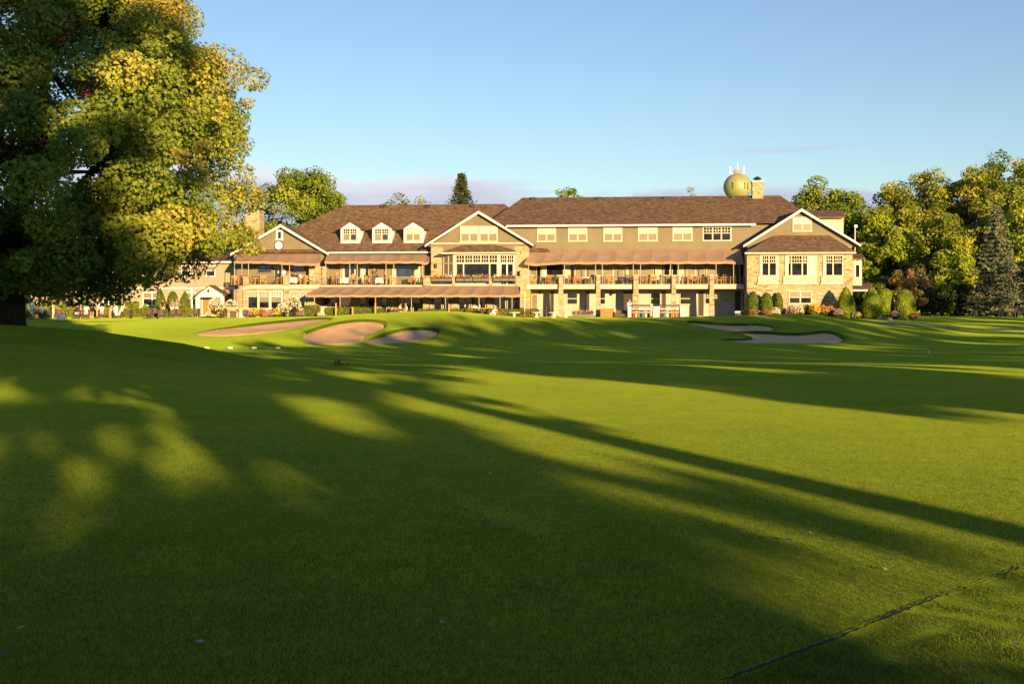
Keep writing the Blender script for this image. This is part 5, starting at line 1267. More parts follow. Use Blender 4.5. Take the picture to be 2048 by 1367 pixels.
def person_meshes(pose, legs):
    if (pose, legs) in _pc: return _pc[(pose, legs)]
    J = skeleton(pose); V = []; E = []; Rr = []
    def add(p, r, par=None):
        V.append(tuple(p)); Rr.append(r); i = len(V)-1
        if par is not None: E.append((par, i))
        return i
    pel = add(J['pel'], (.13,.10)); wai = add(J['wai'], (.12,.09), pel); che = add(J['che'], (.15,.105), wai); nb = add(J['nb'], .07, che); nk = add(J['nk'], .052, nb)
    hd = Vector(J['hd']); h0 = add(hd+Vector((0,-.005,-.05)), .062, nk); h1 = add(hd+Vector((0,.01,.02)), (.078,.09), h0); add(J['ht'], .07, h1)
    add(hd+Vector((0,-.105,-.005)), .014, h1)          # nose
    add(hd+Vector((0,-.085,-.065)), .022, h0)          # chin
    for s in (-1, 1): add(hd+Vector((s*.088,.01,-.01)), .016, h1)   # ears
    for k in 'lr':
        sh = add(J['sh'+k], .05, che); el = add(J['el'+k], .037, sh); wr = add(J['wr'+k], .025, el)
        d = (Vector(J['wr'+k])-Vector(J['el'+k])).normalized(); side = d.cross(Vector((0,0,1))); side = side.normalized() if side.length > .1 else Vector((1,0,0))
        pm = Vector(J['wr'+k])+d*.055; pa = add(pm, (.032,.018), wr)
        for f, (o_, L_) in enumerate(((-.027,.062),(-.009,.074),(.009,.07),(.027,.055))):
            b0 = pm+d*.03+side*o_; a1 = add(b0, .0095, pa); a2 = add(b0+d*L_*.5+Vector((0,-.006,-.006)), .0085, a1); add(b0+d*L_+Vector((0,-.02,-.018)), .0075, a2)
        sg = 1 if k == 'l' else -1
        t1 = add(pm+side*.042*sg-d*.01, .010, pa); add(pm+side*.06*sg+d*.03, .0085, t1)
        hp = add(J['hp'+k], .085, pel); kn = add(J['kn'+k], .055, hp); an = add(J['an'+k], .038, kn); add(J['to'+k], .032, an)
    body = skinned('body', V, E, Rr, 0, 1)
    # shirt: torso, short sleeves
    V2 = []; E2 = []; R2 = []
    def a2_(p, r, par=None):
        V2.append(tuple(p)); R2.append(r); i = len(V2)-1
        if par is not None: E2.append((par, i))
        return i
    p_ = a2_(Vector(J['pel'])+Vector((0,0,.04)), (.155,.12)); w_ = a2_(J['wai'], (.145,.112), p_); c_ = a2_(J['che'], (.172,.128), w_); a2_(Vector(J['nb'])*.75+Vector(J['che'])*.25, .085, c_)
    for k in 'lr':
        s_ = a2_(J['sh'+k], .068, c_); a2_(Vector(J['sh'+k])*.4+Vector(J['el'+k])*.6, .058, s_)
    shirt = skinned('shirt', V2, E2, R2, 0, 1)
    V2.clear(); E2.clear(); R2.clear()
    p_ = a2_(Vector(J['pel'])+Vector((0,0,.02)), (.150,.12))
    for k in 'lr':
        h_ = a2_(J['hp'+k], .102, p_); hp, kn, an = Vector(J['hp'+k]), Vector(J['kn'+k]), Vector(J['an'+k])
        if legs == 'long': k_ = a2_(kn, .075, h_); a2_(kn*.1+an*.9, .062, k_)
        else: a2_(hp*.15+kn*.85, .085, h_)
    pants = skinned('trousers' if legs == 'long' else 'shorts', V2, E2, R2, 0, 1)
    # shoes
    sm = MB()
    for k in 'lr':
        a_ = Vector(J['an'+k]); t_ = Vector(J['to'+k]); sm.tube([a_+Vector((0,.05,-.04)), a_+Vector((0,.0,-.035)), (a_+t_)/2+Vector((0,0,-.02)), t_+Vector((0,-.02,-.005)), t_+Vector((0,-.07,-.01))], [.03,.05,.048,.045,.02], 8)
    shoes = sm.mesh('shoes', None, True)
    hr = MB(); n_ = 10
    prof = [(.001,.118),(.06,.105),(.092,.06),(.098,.01),(.088,-.03)]
    hr.lathe(list(reversed(prof)), (hd.x, hd.y+.02, hd.z+.01), 14); hair = hr.mesh('hair', None, True)
    cp = MB(); cp.lathe([(.103,.02),(.103,.05),(.085,.10),(.04,.128),(.001,.132)], (hd.x, hd.y+.01, hd.z+.005), 14)
    cp.prism([(-.08, hd.y-.07), (.08, hd.y-.07), (.06, hd.y-.17), (0, hd.y-.19), (-.06, hd.y-.17)], 'z', hd.z+.022, hd.z+.034); cap = cp.mesh('cap', None, True)
    _pc[(pose, legs)] = (body, shirt, pants, shoes, hair, cap); return _pc[(pose, legs)]
SKIN = plain('skin', (.50,.27,.17), .55, .06, 12)
CL = {}
def cloth(name, col):
    if name not in CL: CL[name] = plain('cloth_'+name, col, .8, .12, 14)
    return CL[name]
C_ = dict(white=(.74,.72,.70), navy=(.02,.028,.06), blue=(.05,.25,.55), ltblue=(.42,.58,.72), grey=(.20,.18,.17), dark=(.03,.028,.03), khaki=(.50,.38,.24), cream=(.66,.58,.44), red=(.60,.05,.04), green=(.02,.09,.05), yellow=(.62,.50,.10), brown=(.10,.05,.025), blond=(.45,.33,.12), black=(.012,.011,.010), orange=(.55,.22,.07), plaid=(.08,.06,.06))
def person(label, x, y, z, rz, pose, shirt, pants, hair='brown', cap=None, legs='long', scale=1.0, group=None):
    ms = person_meshes(pose, legs); t = thing('person', label, 'person', (x, y, z), rz, group, scale)
    def p(nm, me, mt):
        o = bpy.data.objects.new(nm, me); COL.objects.link(o); o.parent = t
        if not me.materials: me.materials.append(mt)
        o.material_slots[0].link = 'OBJECT'; o.material_slots[0].material = mt
    p('body', ms[0], SKIN); p('shirt', ms[1], cloth(shirt, C_[shirt])); p('trousers' if legs == 'long' else 'shorts', ms[2], cloth(pants, C_[pants])); p('shoes', ms[3], cloth('cream', C_['cream']) if legs != 'long' else cloth('dark', C_['dark']))
    if cap: p('cap', ms[5], cloth(cap, C_[cap]))
    p('hair', ms[4], cloth(hair, C_[hair]))
    return t
gl = 'golfers relaxing on the left lawn'
def lp(label, px, Y, rz, pose, *a, **k): x, y, z = at(px, Y); return person(label, x, y, z, R(rz), pose, *a, group=gl, **k)
lp('person in a yellow shirt seated in the chair nearest the maple trunk', 52, 105, 150, 'sit', 'yellow', 'dark', 'blond')
lp('person in a bright blue shirt and light shorts standing bent over the left table', 64, 108, 200, 'lean', 'blue', 'cream', 'brown', legs='short')
lp('person in a dark shirt and shorts seated across the left table', 72, 107.5, 30, 'sit', 'orange', 'dark', 'brown', legs='short')
lp('person in white with a white cap sitting back to us at the left table', 85, 105, 185, 'sit', 'white', 'dark', 'brown', 'white')
lp('person in a navy top standing with a white towel at the middle group', 158, 110, 150, 'stand', 'navy', 'white', 'brown')
lp('person in a navy shirt seated low at the left of the middle group', 156, 105.5, 160, 'sit', 'navy', 'cream', 'brown', legs='short')
lp('person in a pale blue shirt seated back to us in the middle group', 173, 104.5, 185, 'sit', 'ltblue', 'khaki', 'blond', 'white')
lp('person in a grey shirt and black shorts standing in the middle group', 184, 110, 170, 'one', 'grey', 'black', 'brown', legs='short')
lp('person in a white shirt and white cap standing with back to us by the shrubs', 196.5, 112, 190, 'stand', 'white', 'khaki', 'brown', 'white')
lp('person in red cap and pale blue shirt reclining at the right of the middle group', 203, 105, 215, 'sit', 'ltblue', 'orange', 'brown', 'red', legs='short')
lp('person in a navy shirt and khaki trousers standing left of the two capped men', 326, 114, 140, 'hips', 'navy', 'khaki', 'brown')
lp('person in a red cap, grey shirt and white trousers by the cone cedars', 344.5, 115, 160, 'stand', 'grey', 'white', 'brown', 'red')
lp('person in a white cap, grey shirt and cream trousers by the cone cedars', 353.5, 115, 200, 'hips', 'grey', 'cream', 'brown', 'white')
lp('person in white crouching with a cap beside the hedge at the green', 986, 109, 130, 'crouch', 'white', 'white', 'brown', 'white', legs='short')
def bp(label, px, v, zf, rz, pose, *a, **k): x, y, _ = WP(UU(px, v), v); return person(label, x, y, zf, R(rz), pose, *a, **k)
ga = 'guests at the tables of the club house'
bp('person in a white shirt serving at the white table on the left balcony', 568, -1.7, ZL, 200, 'lean', 'white', 'black', 'black', group=ga)
bp('person in white seated left at the white table on the left balcony', 579, -2.2, ZL, 90, 'sit', 'white', 'grey', 'orange', group=ga)
bp('person in a dark shirt seated behind the white table on the left balcony', 590.5, -1.3, ZL, 0, 'sit', 'dark', 'grey', 'black', group=ga)
bp('person in white seated right at the white table on the left balcony', 600, -2.2, ZL, 270, 'sit', 'white', 'khaki', 'brown', group=ga)
bp('grey haired person seated left of the first white table on the middle balcony', 674, -2.0, ZM, 80, 'sit', 'grey', 'dark', 'blond', group=ga)
bp('dark haired person seated right of the first white table on the middle balcony', 706, -2.0, ZM, 200, 'sit', 'orange', 'dark', 'black', group=ga)
bp('person in dark plaid standing with back to us on the middle balcony', 748.5, -2.6, ZM, 185, 'lean', 'plaid', 'plaid', 'black', scale=1.03, group=ga)
bp('person in dark green seated by the second white table on the middle balcony', 770, -2.0, ZM, 270, 'sit', 'green', 'dark', 'blond', group=ga)
bp('person in a white shirt sitting left at the patio table under the awning', 801, -3.6, .03, 70, 'sit', 'white', 'khaki', 'black', group=ga)
bp('person in a white shirt sitting right at the patio table under the awning', 811, -3.4, .03, 290, 'sit', 'white', 'orange', 'orange', group=ga)
bp('person in white seated at the orange bench by the patio', 950, -4.2, .03, 200, 'sit', 'white', 'navy', 'black', group=ga)
bp('person in a pale top standing among the bag racks', 1259, -5.4, .0, 180, 'stand', 'white', 'white', 'orange', group=ga)

# ---------------------------------------------------------------- chairs and tables
WICK = plain('brown_wicker', (.085,.06,.048), .7, .35, 30, .5, bscale=60)
def mk_wicker():
    t = thing('wicker_chair', 'x', 'chair'); mb = MB(); 
    mb.box(-.26,.26,-.26,.26,.30,.40); mb.build('seat', WICK, t)
    b = MB(); vs = []; n = 16
    for i in range(n+1):
        a = math.pi*(-.08 + 1.16*i/n); h = .62+.22*max(0, math.sin(a))**1.5
        for (r, z) in ((.27,.12),(.34,h),(.30,h),(.24,.14)): vs.append((math.cos(a)*r, math.sin(a)*r*.95-.02, z))
    fs = []
    for i in range(n):
        for j in range(4): fs.append((i*4+j, (i+1)*4+j, (i+1)*4+(j+1) % 4, i*4+(j+1) % 4))
    fs += [(0,1,2,3), (n*4+3,n*4+2,n*4+1,n*4)]; b.add(vs, fs); b.build('backrest', WICK, t)
    for sx in (-1, 1):
        for sy in (-1, 1): q = MB(); q.bar((sx*.24, sy*.22, 0), (sx*.21, sy*.2, .31), .022, 6); q.build('leg', METAL, t)
    return t
def mk_teak(mt):
    t = thing('wooden_armchair', 'x', 'chair'); mb = MB()
    for i in range(5): mb.box(-.25,.25,-.25+.1*i,-.17+.1*i,.42,.445)
    mb.box(-.26,.26,-.26,-.24,.36,.42); mb.box(-.26,.26,.24,.26,.36,.42); mb.build('seat', mt, t)
    b = MB(); b.box(-.24,.24,.27,.30,.86,.95); b.box(-.24,.24,.25,.28,.50,.56)
    for i in range(5): x = -.2+.1*i; b.box(x-.032, x+.032, .26,.285,.54,.90)
    b.build('backrest', mt, t)
    for sx in (-1, 1):
        f = MB(); f.box(sx*.27-.025, sx*.27+.025, -.27,-.22,0,.65); f.build('leg', mt, t)
        r_ = MB(); r_.box(sx*.27-.025, sx*.27+.025, .24,.30,0,.96); r_.build('leg', mt, t)
        a = MB(); a.box(sx*.28-.035, sx*.28+.035, -.30,.28,.65,.68); a.build('armrest', mt, t)
    return t
def mk_table(mt, r=.45, h=.74, name='round_table'):
    t = thing(name, 'x', 'table'); a = MB(); a.lathe([(.01,h-.03),(r,h-.03),(r,h),(.01,h)], (0,0,0), 20); a.build('tabletop', mt, t)
    l_ = MB(); l_.bar((0,0,.03),(0,0,h-.02),.035,8); l_.lathe([(.26,0),(.26,.02),(.05,.06)], (0,0,0), 14); l_.build('leg', METAL, t); return t
PROTO = {}
def place(kind, maker, label, x, y, z, rz, group, scale=1.0):
    if kind not in PROTO: o = maker(); PROTO[kind] = o
    else: o = copy_tree(PROTO[kind])
    o.location = (x, y, z); o.rotation_euler = (0, 0, rz); o.scale = (scale,)*3
    o['label'] = label
    if group: o['group'] = group
    elif 'group' in o: del o['group']
    return o
g0 = np.random.default_rng(3)
def wick(label, px, Y, rz): x, y, z = at(px, Y); return place('wicker', mk_wicker, label, x, y, z, R(rz), 'brown wicker chairs on the lawn')
wick('wicker chair nearest the maple trunk', 51, 105, -30); wick('wicker chair holding the person in the white cap at the left table', 85, 105, 5)
wick('dark wicker chair tipped towards the garden post', 97, 107, 30); wick('empty wicker chair between garden post and white sign board', 117, 110, 160)
wick('wicker chair at the left of the middle group', 155, 105.5, -20); wick('wicker chair with the pale blue shirt in the middle group', 172, 104.5, 5); wick('wicker chair at the right of the middle group', 203, 105, 35)
wick('empty wicker chair at the left end of the third group', 299, 104, -35); wick('second empty wicker chair of the third group', 309, 106, -150); wick('third empty wicker chair of the third group, back to us', 323, 103.5, 10)
wick('fourth empty wicker chair of the third group, below the red cap', 347, 103.5, -5); wick('empty wicker chair at the right end of the third group', 358, 105.5, 60); wick('lone wicker chair standing before the wing porch', 393, 104, -15)
wick('wicker chair left of the stone stand', 446, 104, -40); wick('wicker chair right of the stone pedestal', 489, 106, 40)
for i, (px, Y, lab) in enumerate([(68,106,'low dark table between the golfers at the left'),(184,106,'low dark table in the middle group'),(314,105.5,'low dark table among the empty wicker chairs'),(339,104.5,'low dark table below the red capped man')]):
    x, y, z = at(px, Y); place('lowtable', lambda: mk_table(DARKM, .42, .46), lab, x, y, z, 0, 'low dark tables on the lawn')
rb = [1064,1099,1144,1156,1187,1219,1283,1295,1306,1317,1371,1388,1402,1412,1435,1449,1466]
for i, px in enumerate(rb):
    v = -2.35+.5*(i % 2)+.2*g0.random(); x, y, _ = WP(UU(px, v), v)
    place('teak', lambda: mk_teak(TEAK), 'orange wooden armchair number %s from the left on the long right balcony' % (names+['seventeenth'])[i], x, y, ZR, BROT+R([20,-25,70,170,-80,30,60,-60,190,-90,80,20,-60,150,40,-30,-95][i]), 'wooden armchairs on the right balcony')
lb = [470.5,478,502,514,527,559,574,606,612]
for i, px in enumerate(lb):
    v = -2.2-.5*(i % 2); x, y, _ = WP(UU(px, v), v)
    place('teak', None, 'orange wooden armchair number %s from the left on the rounded left balcony' % names[i], x, y, ZL, BROT+R([40,-40,70,-60,10,-90,90,-80,30][i]), 'wooden armchairs on the left balcony')
for i, px in enumerate([671,708,737.5,768,786,830,838]):
    v = -2.0-.2*(i % 2); x, y, _ = WP(UU(px, v), v)
    place('teak', None, 'wooden armchair number %s from the left on the middle balcony' % names[i], x, y, ZM, BROT+R([80,-85,80,-85,20,60,-60][i]), 'wooden armchairs on the middle balcony')
for i, px in enumerate([1109.5,1180,1258,1326]):
    v = -1.6; x, y, _ = WP(UU(px, v), v)
    place('dark', lambda: mk_teak(DARKM), 'black armchair number %s from the left on the long right balcony' % names[i], x, y, ZR, BROT+R([30,-60,10,80][i]), 'black armchairs on the right balcony')
CLOTHM = plain('table_linen', (.80,.78,.74), .75, .04, 5)
def tcloth(label, x, y, z, r, h, seed, drop=.5):
    g = np.random.default_rng(seed); n = 40; vs = [(0,0,h+.006)]
    for k, (rr, dz) in enumerate(((r*.98, .006), (r*1.03, -.02), (r*1.08, -drop*.5), (r*1.12, -drop))):
        for i in range(n):
            a = 2*math.pi*i/n; w = 1+(.05*k if k > 1 else 0)*math.sin(a*9+seed); sq = 1+.12*abs(math.sin(2*a))*(k > 1)
            vs.append((math.cos(a)*rr*w, math.sin(a)*rr*w, h+dz*(sq if k > 1 else 1)))
    fs = [(0, 1+i, 1+(i+1) % n) for i in range(n)]
    for k in range(3):
        for i in range(n): a, b = 1+k*n+i, 1+k*n+(i+1) % n; fs.append((a, a+n, b+n, b))
    me = bpy.data.meshes.new('tablecloth'); me.from_pydata(vs, [], fs); me.materials.append(CLOTHM)
    for p_ in me.polygons: p_.use_smooth = True
    o = bpy.data.objects.new('tablecloth', me); COL.objects.link(o); o.location = (x, y, z); m = o.modifiers.new('t', 'SOLIDIFY'); m.thickness = .006
    return tag(o, label, 'tablecloth')
for (px, v, zf, r, lab) in [(688,-2.3,ZM,.52,'first white clothed'),(758,-2.3,ZM,.42,'second white clothed'),(1170,-1.9,ZR,.45,'white topped'),(585,-2.2,ZL,.5,'white clothed')]:
    x, y, _ = WP(UU(px, v), v); w = {688:'on the middle balcony, from the left',758:'on the middle balcony, from the left',1170:'on the right balcony',585:'on the rounded left balcony'}[px]
    place('table', lambda: mk_table(TEAK, .4), lab+' round table '+w, x, y, zf, 0, 'dining tables'); tcloth('white cloth over the %s table %s' % (lab.split()[0] if px in (688,758) else 'round', w), x, y, zf, r*.95, .74, int(px), .5 if px != 1170 else .12)
for (px, v, zf, lab) in [(1290,-2.4,ZR,'bare wooden table among the chairs left of centre on the right balcony'),(1394,-1.6,ZR,'bare wooden table among the chairs right of centre on the right balcony'),(517,-1.7,ZL,'bare wooden table on the rounded left balcony'),(806,-3.9,.03,'patio table of the two guests in white'),(790,-4.4,.03,'small patio table at the end of the hedge'),(1010,-4.6,.03,'patio table below the right end of the centre awning')]:
    x, y, _ = WP(UU(px, v), v); place('table', None, lab, x, y, zf, 0, 'dining tables')

# ---------------------------------------------------------------- lawn and patio furniture
PALE = plain('pale_cast_stone', (.66,.58,.50), .8, .1, 4, .2)
def lathe_thing(name, label, cat, px, Y, parts, group=None, z=None):
    loc = at(px, Y); t = thing(name, label, cat, loc if z is None else (loc[0], loc[1], z), 0, group)
    for (nm, prof, mt, seg) in parts: m = MB(); m.lathe(prof, (0,0,0), seg); m.build(nm, mt, t, seg > 8)
    return t
for px, lab in [(1028,'white stone pedestal table first from the left beside the flagstick'),(1073,'white stone pedestal table second from the left, right of the flagstick'),(1107,'white stone pedestal table third from the left before the first pillar'),(1131,'slender white stone pedestal right of the first stone pillar')]:
    w = .54 if px != 1131 else .22
    lathe_thing('pedestal_table', lab, 'table', px, 111, [('base', [(.24,-.05),(.24,.05),(.17,.08)], PALE, 14), ('column', [(.14,.06),(.11,.2),(.17,.36),(.2,.42)], PALE, 14), ('tabletop', [(w,.42),(w+.02,.46),(w,.5),(.01,.5)], PALE, 18)], 'white stone pedestal tables')
lathe_thing('bird_bath', 'cream stone pedestal bird bath beside the stone stand', 'bird bath', 481.5, 104, [('base', [(.30,-.05),(.30,.06),(.2,.1),(.16,.2),(.13,.45),(.15,.62)], PALE, 16), ('bowl', [(.16,.62),(.34,.74),(.38,.78),(.34,.78),(.1,.72)], PALE, 18)])
# rough stone stand (open block hearth) with a dark opening
loc = at(466, 104.5); t = thing('stone_stand', 'rough orange stone stand with a dark arch beside the bird bath', 'stand', loc, R(10))
m = MB(); m.box(-.46,-.26,-.25,.25,-.05,1.0); m.build('side_block', STONE, t); m = MB(); m.box(.26,.46,-.25,.25,-.05,1.0); m.build('side_block', STONE, t); m = MB(); m.box(-.26,.26,-.24,.24,.62,.99); m.build('lintel', STONE, t); m = MB(); m.box(-.26,.26,.1,.24,-.05,.62); m.build('back_plate', DARKM, t)
# garden post
loc = at(107, 113); t = thing('garden_post', 'pale square wooden post on the lawn left of the white sign board', 'post', loc); m = MB(); m.box(-.1,.1,-.1,.1,-.1,1.72); m.build('shaft', CREAM, t); m = MB(); m.prism([(-.13,1.72),(.13,1.72),(0,1.84)], 'y', -.13,.13); m.build('post_cap', CREAM, t)
# white sign board on a dark frame
loc = at(123.5, 101); t = thing('sign_board', 'blank white sign board on a low black frame on the left lawn', 'sign', loc, R(-4))
m = MB(); m.add([(-.28,-.12,.12),(.28,-.12,.12),(.28,.05,.52),(-.28,.05,.52),(-.28,-.09,.11),(.28,-.09,.11),(.28,.08,.51),(-.28,.08,.51)], [(0,1,2,3),(7,6,5,4),(0,4,5,1),(1,5,6,2),(2,6,7,3),(3,7,4,0)]); m.build('panel', WHITE, t)
for sx in (-1, 1):
    m = MB(); m.bar((sx*.3,-.16,0),(sx*.3,.09,.58),.025,6); m.bar((sx*.3,.09,.58),(sx*.33,.34,0),.022,6); m.build('leg', DARKM, t)
# bollard
lathe_thing('bollard', 'short dark bollard light on the left lawn', 'bollard', 262, 107, [('post', [(.11,-.1),(.11,.60),(.09,.62)], DARKM, 14), ('cap', [(.13,.62),(.13,.70),(.04,.78)], DARKM, 14)])
# golf bags on carts
def golf_cart(label, px, Y, rz, bagc, towel=True, scale=1.0):
    loc = at(px, Y); t = thing('golf_trolley', label, 'golf trolley', loc, R(rz), 'golf bags on push trolleys', scale)
    for s in (-1, 1):
        m = MB(); n = 20; 
        for k in range(n):
            a, b = 2*math.pi*k/n, 2*math.pi*(k+1)/n; m.bar((s*.30, .17*math.cos(a), .18+.17*math.sin(a)), (s*.30, .17*math.cos(b), .18+.17*math.sin(b)), .018, 5)
        for k in range(5): a = 2*math.pi*k/5; m.bar((s*.30,0,.18),(s*.30,.16*math.cos(a),.18+.16*math.sin(a)),.01,4)
        m.build('wheel', DARKM, t)
    m = MB(); m.bar((-.3,0,.18),(.3,0,.18),.015,5); m.bar((0,0,.18),(0,.5,1.0),.02,6); m.bar((0,.5,1.0),(0,.62,.98),.025,6); m.bar((0,0,.18),(0,-.45,.10),.018,6); m.build('frame', METAL, t)
    m = MB(); m.tube([(0,-.12,.22),(0,.05,.5),(0,.22,.85),(0,.27,.95)], [.12,.14,.13,.15], 12); bg_o = m.build('bag', cloth(bagc, C_[bagc]), t, True)
    m = MB(); m.tube([(.13,-.02,.35),(.15,.08,.58)], [.06,.06], 8); m.build('side_pocket', cloth('dark', C_['dark']), bg_o)
    g = np.random.default_rng(int(px))
    for k in range(6):
        a = k*1.05; m = MB(); p0 = (.07*math.cos(a), .27+.05*math.sin(a), .93); p1 = (p0[0]*1.8, p0[1]+.10, 1.10+.09*g.random()); m.bar(p0, p1, .009, 5); m.tube([p1, (p1[0], p1[1]-.02, p1[2]+.05), (p1[0]+.02, p1[1]-.07, p1[2]+.07)], [.02,.035,.02], 6); m.build('club', METAL if k % 2 else cloth('white', C_['white']), t)
    if towel: m = MB(); m.box(-.20,-.12,.18,.24,.45,.9); m.build('towel', CLOTHM, t)
    return t
golf_cart('white golf bag on a push trolley right of the middle group', 233, 107, 20, 'white', True, 1.1); golf_cart('cream golf bag standing beside the white one', 240, 108, -40, 'cream', True, 1.05)
golf_cart('black golf bag on a push trolley by the tall hydrangea', 588, 108, 15, 'black', False, .95)
golf_cart('dark golf bag lying low beside the crouching golfer', 963, 110.5, 80, 'black', False, .75); golf_cart('second dark golf bag left of the crouching golfer', 954, 111.2, 30, 'navy', False, .7)
# stand box beside the bags (tan barrel)
lathe_thing('tan_barrel', 'tan barrel standing behind the white golf bag', 'barrel', 222.5, 110, [('barrel', [(.20,-.05),(.24,.2),(.25,.45),(.24,.7),(.20,.98)], plain('tan_wood', (.45,.27,.14), .7, .15, 6), 14), ('lid', [(.22,.98),(.22,1.02),(.01,1.03)], WOODO, 14)])
# wooden posts in the hedge line
for px, y0, lab in [(672,605,'thin wooden post in the hedge, first from the left'),(705.5,614,'thin wooden post in the hedge, second from the left'),(751,605,'thin wooden post in the hedge at its right end'),(898,607,'thin wooden post on the crest below the centre awning'),(939,608,'thin wooden post right of the crest below the centre awning'),(1052,612,'thin wooden post beside the flagstick')]:
    Y = 111.3; loc = at(px, Y); t_ = hgt(y0, Y)-loc[2]; m = MB(); m.box(-.06,.06,-.06,.06,-.1,t_*.96); m.prism([(-.06,t_*.96),(.06,t_*.96),(0,t_)], 'y', -.06,.06); o = m.build('wooden_post', plain('yellow_wood', (.50,.28,.08), .7, .2, 6) if 'yellow_wood' not in MATS else MATS['yellow_wood']); o.location = loc; tag(o, lab, 'post', 'wooden posts along the patio')
# flagstick
t = thing('flagstick', 'tall white flagstick with red foot and yellow flag on the green', 'golf flag', at(1049.5, 100)); m = MB(); m.bar((0,0,.5),(0,0,2.1),.022,7); m.build('pole', WHITE, t); m = MB(); m.bar((0,0,-.1),(0,0,.5),.026,7); m.build('pole_foot', cloth('red', C_['red']), t)
m = MB(); fl = [(0.02,0,2.08)];  n = 8; vs = []
for i in range(n+1):
    f = i/n; vs += [(.02+.42*f, .05*math.sin(f*5), 2.06-.22*f*f), (.02+.36*f, .05*math.sin(f*5)+.01, 1.72-.20*f*f)]
m.add(vs, [(2*i, 2*i+2, 2*i+3, 2*i+1) for i in range(n)]); fo = m.build('flag', cloth('flagyellow', (.62,.36,.02)), t); fo.modifiers.new('t', 'SOLIDIFY').thickness = .006
# tee markers
for px, lab in [(414,'white tee marker first from the left by the mound'),(460.5,'white tee marker second from the left'),(509,'white tee marker third from the left'),(556,'white tee marker last on the right of the row')]:
    Ys = np.arange(40, 84, .1); zz = terr((px-1024)/F*Ys, Ys); rows = HZ+F*(EYE-zz)/Ys; Y = float(Ys[np.where(rows <= 699)[0][0]]); x, y, z = at(px, Y)
    t = thing('tee_marker', lab, 'tee marker', (x, y, z), R(float(g0.normal()*12)), 'white tee markers in a row'); m = MB(); m.box(-.14,.14,-.08,.08,.05,.17); o = m.build('block', WHITE, t); bv = o.modifiers.new('b', 'BEVEL'); bv.width = .03; bv.segments = 2; m = MB(); m.bar((0,0,-.1),(0,0,.07),.03,6); m.build('stake', DARKM, t)
# stake on the right, red ball marker
def stake(label, px, py, h, r, red, name='marker_stake'):
    Ys = np.arange(40, 100, .1); zz = terr((px-1024)/F*Ys, Ys); rows = HZ+F*(EYE-zz)/Ys; Y = float(Ys[np.where(rows <= py)[0][0]]); t = thing(name, label, 'stake', at(px, Y)); m = MB(); m.box(-r,r,-r,r,-.1,h*.7); m.build('shaft', WHITE if not red else cloth('red', C_['red']), t); m = MB(); m.box(-r*1.02,r*1.02,-r*1.02,r*1.02,h*.7,h); m.build('tip', cloth('red', C_['red']), t)
stake('small white stake with a red tip on the shaded grass at right', 1857.5, 706, .24, .032, False); stake('tiny red peg at the edge of the green on the right', 1361, 646, .16, .05, True)
# fallen twig with red leaves
x, y, z = at(678, 33.5); gg = np.random.default_rng(9); C = gg.normal(size=(34,3))*np.array([.11,.06,.05])+np.array([0,0,.06]); t = thing('fallen_twig', 'fallen twig with bright red leaves on the grass by the crest', 'twig', (x, y, z)); m = MB(); m.bar((-.16,0,.02),(.16,.02,.05),.007,5); m.build('stem', BARK, t)
link('leaves', leaf_cards('leaves', C, rand_dirs(34, gg), .085, gg.random(34), leafmat('red_leaves', [(0,(.35,.03,.015)),(1,(.6,.10,.04))], .3), gg, 'lobed'), None, t)
# bag racks with dark tops, white slatted bins, counter, sofa
def rack(label, px0, px1, v):
    x, y, _ = WP(UU((px0+px1)/2, v), v); w = UU(px1, v)-UU(px0, v); t = thing('bag_rack', label, 'rack', (x, y, .0), BROT, 'bag racks on the patio')
    for sx in (-1, 1):
        for sy in (-.3, .3): m = MB(); m.box(sx*w/2-.03, sx*w/2+.03, sy-.03, sy+.03, -.1, 1.16); m.build('leg', DARKM, t)
    m = MB(); m.box(-w/2-.03, w/2+.03, -.36,.36,1.08,1.22); m.build('top_board', DARKM, t)
    for z_, mt in ((.95, METAL), (.80, WHITE), (.66, METAL), (.50, POLE)): m = MB(); m.box(-w/2, w/2, -.34,-.30, z_, z_+.055); m.build('rail', mt, t)
    m = MB(); m.box(-w/2, w/2, -.3,.3,.42,.46); m.build('shelf', TEAK, t)
    g = np.random.default_rng(int(px0)); cols = ['red','navy','black','cream','blue','orange','grey','white']
    return t, w, g, cols, x, y
for (a, b, lab) in [(1264,1300,'left dark topped bag rack with white rails'),(1321,1359,'right dark topped bag rack with white rails')]:
    t, w, g, cols, x, y = rack(lab, a, b, -5.6)
    for k in range(7):
        u = -w/2+.15+k*(w-.3)/6; xx, yy = x+u*cT, y-u*sT; c = cols[(k*3+int(a)) % 8]; nm = ['leftmost','second','third','middle','fifth','sixth','rightmost'][k]
        t2 = thing('golf_bag', '%s %s golf bag leaning in the %s bag rack' % (nm, c, lab.split()[0]), 'golf bag', (xx, yy+.0, .03), R(float(g.normal()*20)), 'golf bags in the racks', .8); m = MB(); m.tube([(0,0,0),(0,.03,.4),(0,.08,.8)], [.11,.13,.14], 10); m.build('bag', cloth(c, C_[c]), t2, True)
        m = MB(); m.bar((.03,.08,.78),(.05,.12,1.12),.012,5); m.bar((-.04,.08,.78),(-.06,.12,1.05),.012,5); m.build('clubs', METAL, t2)
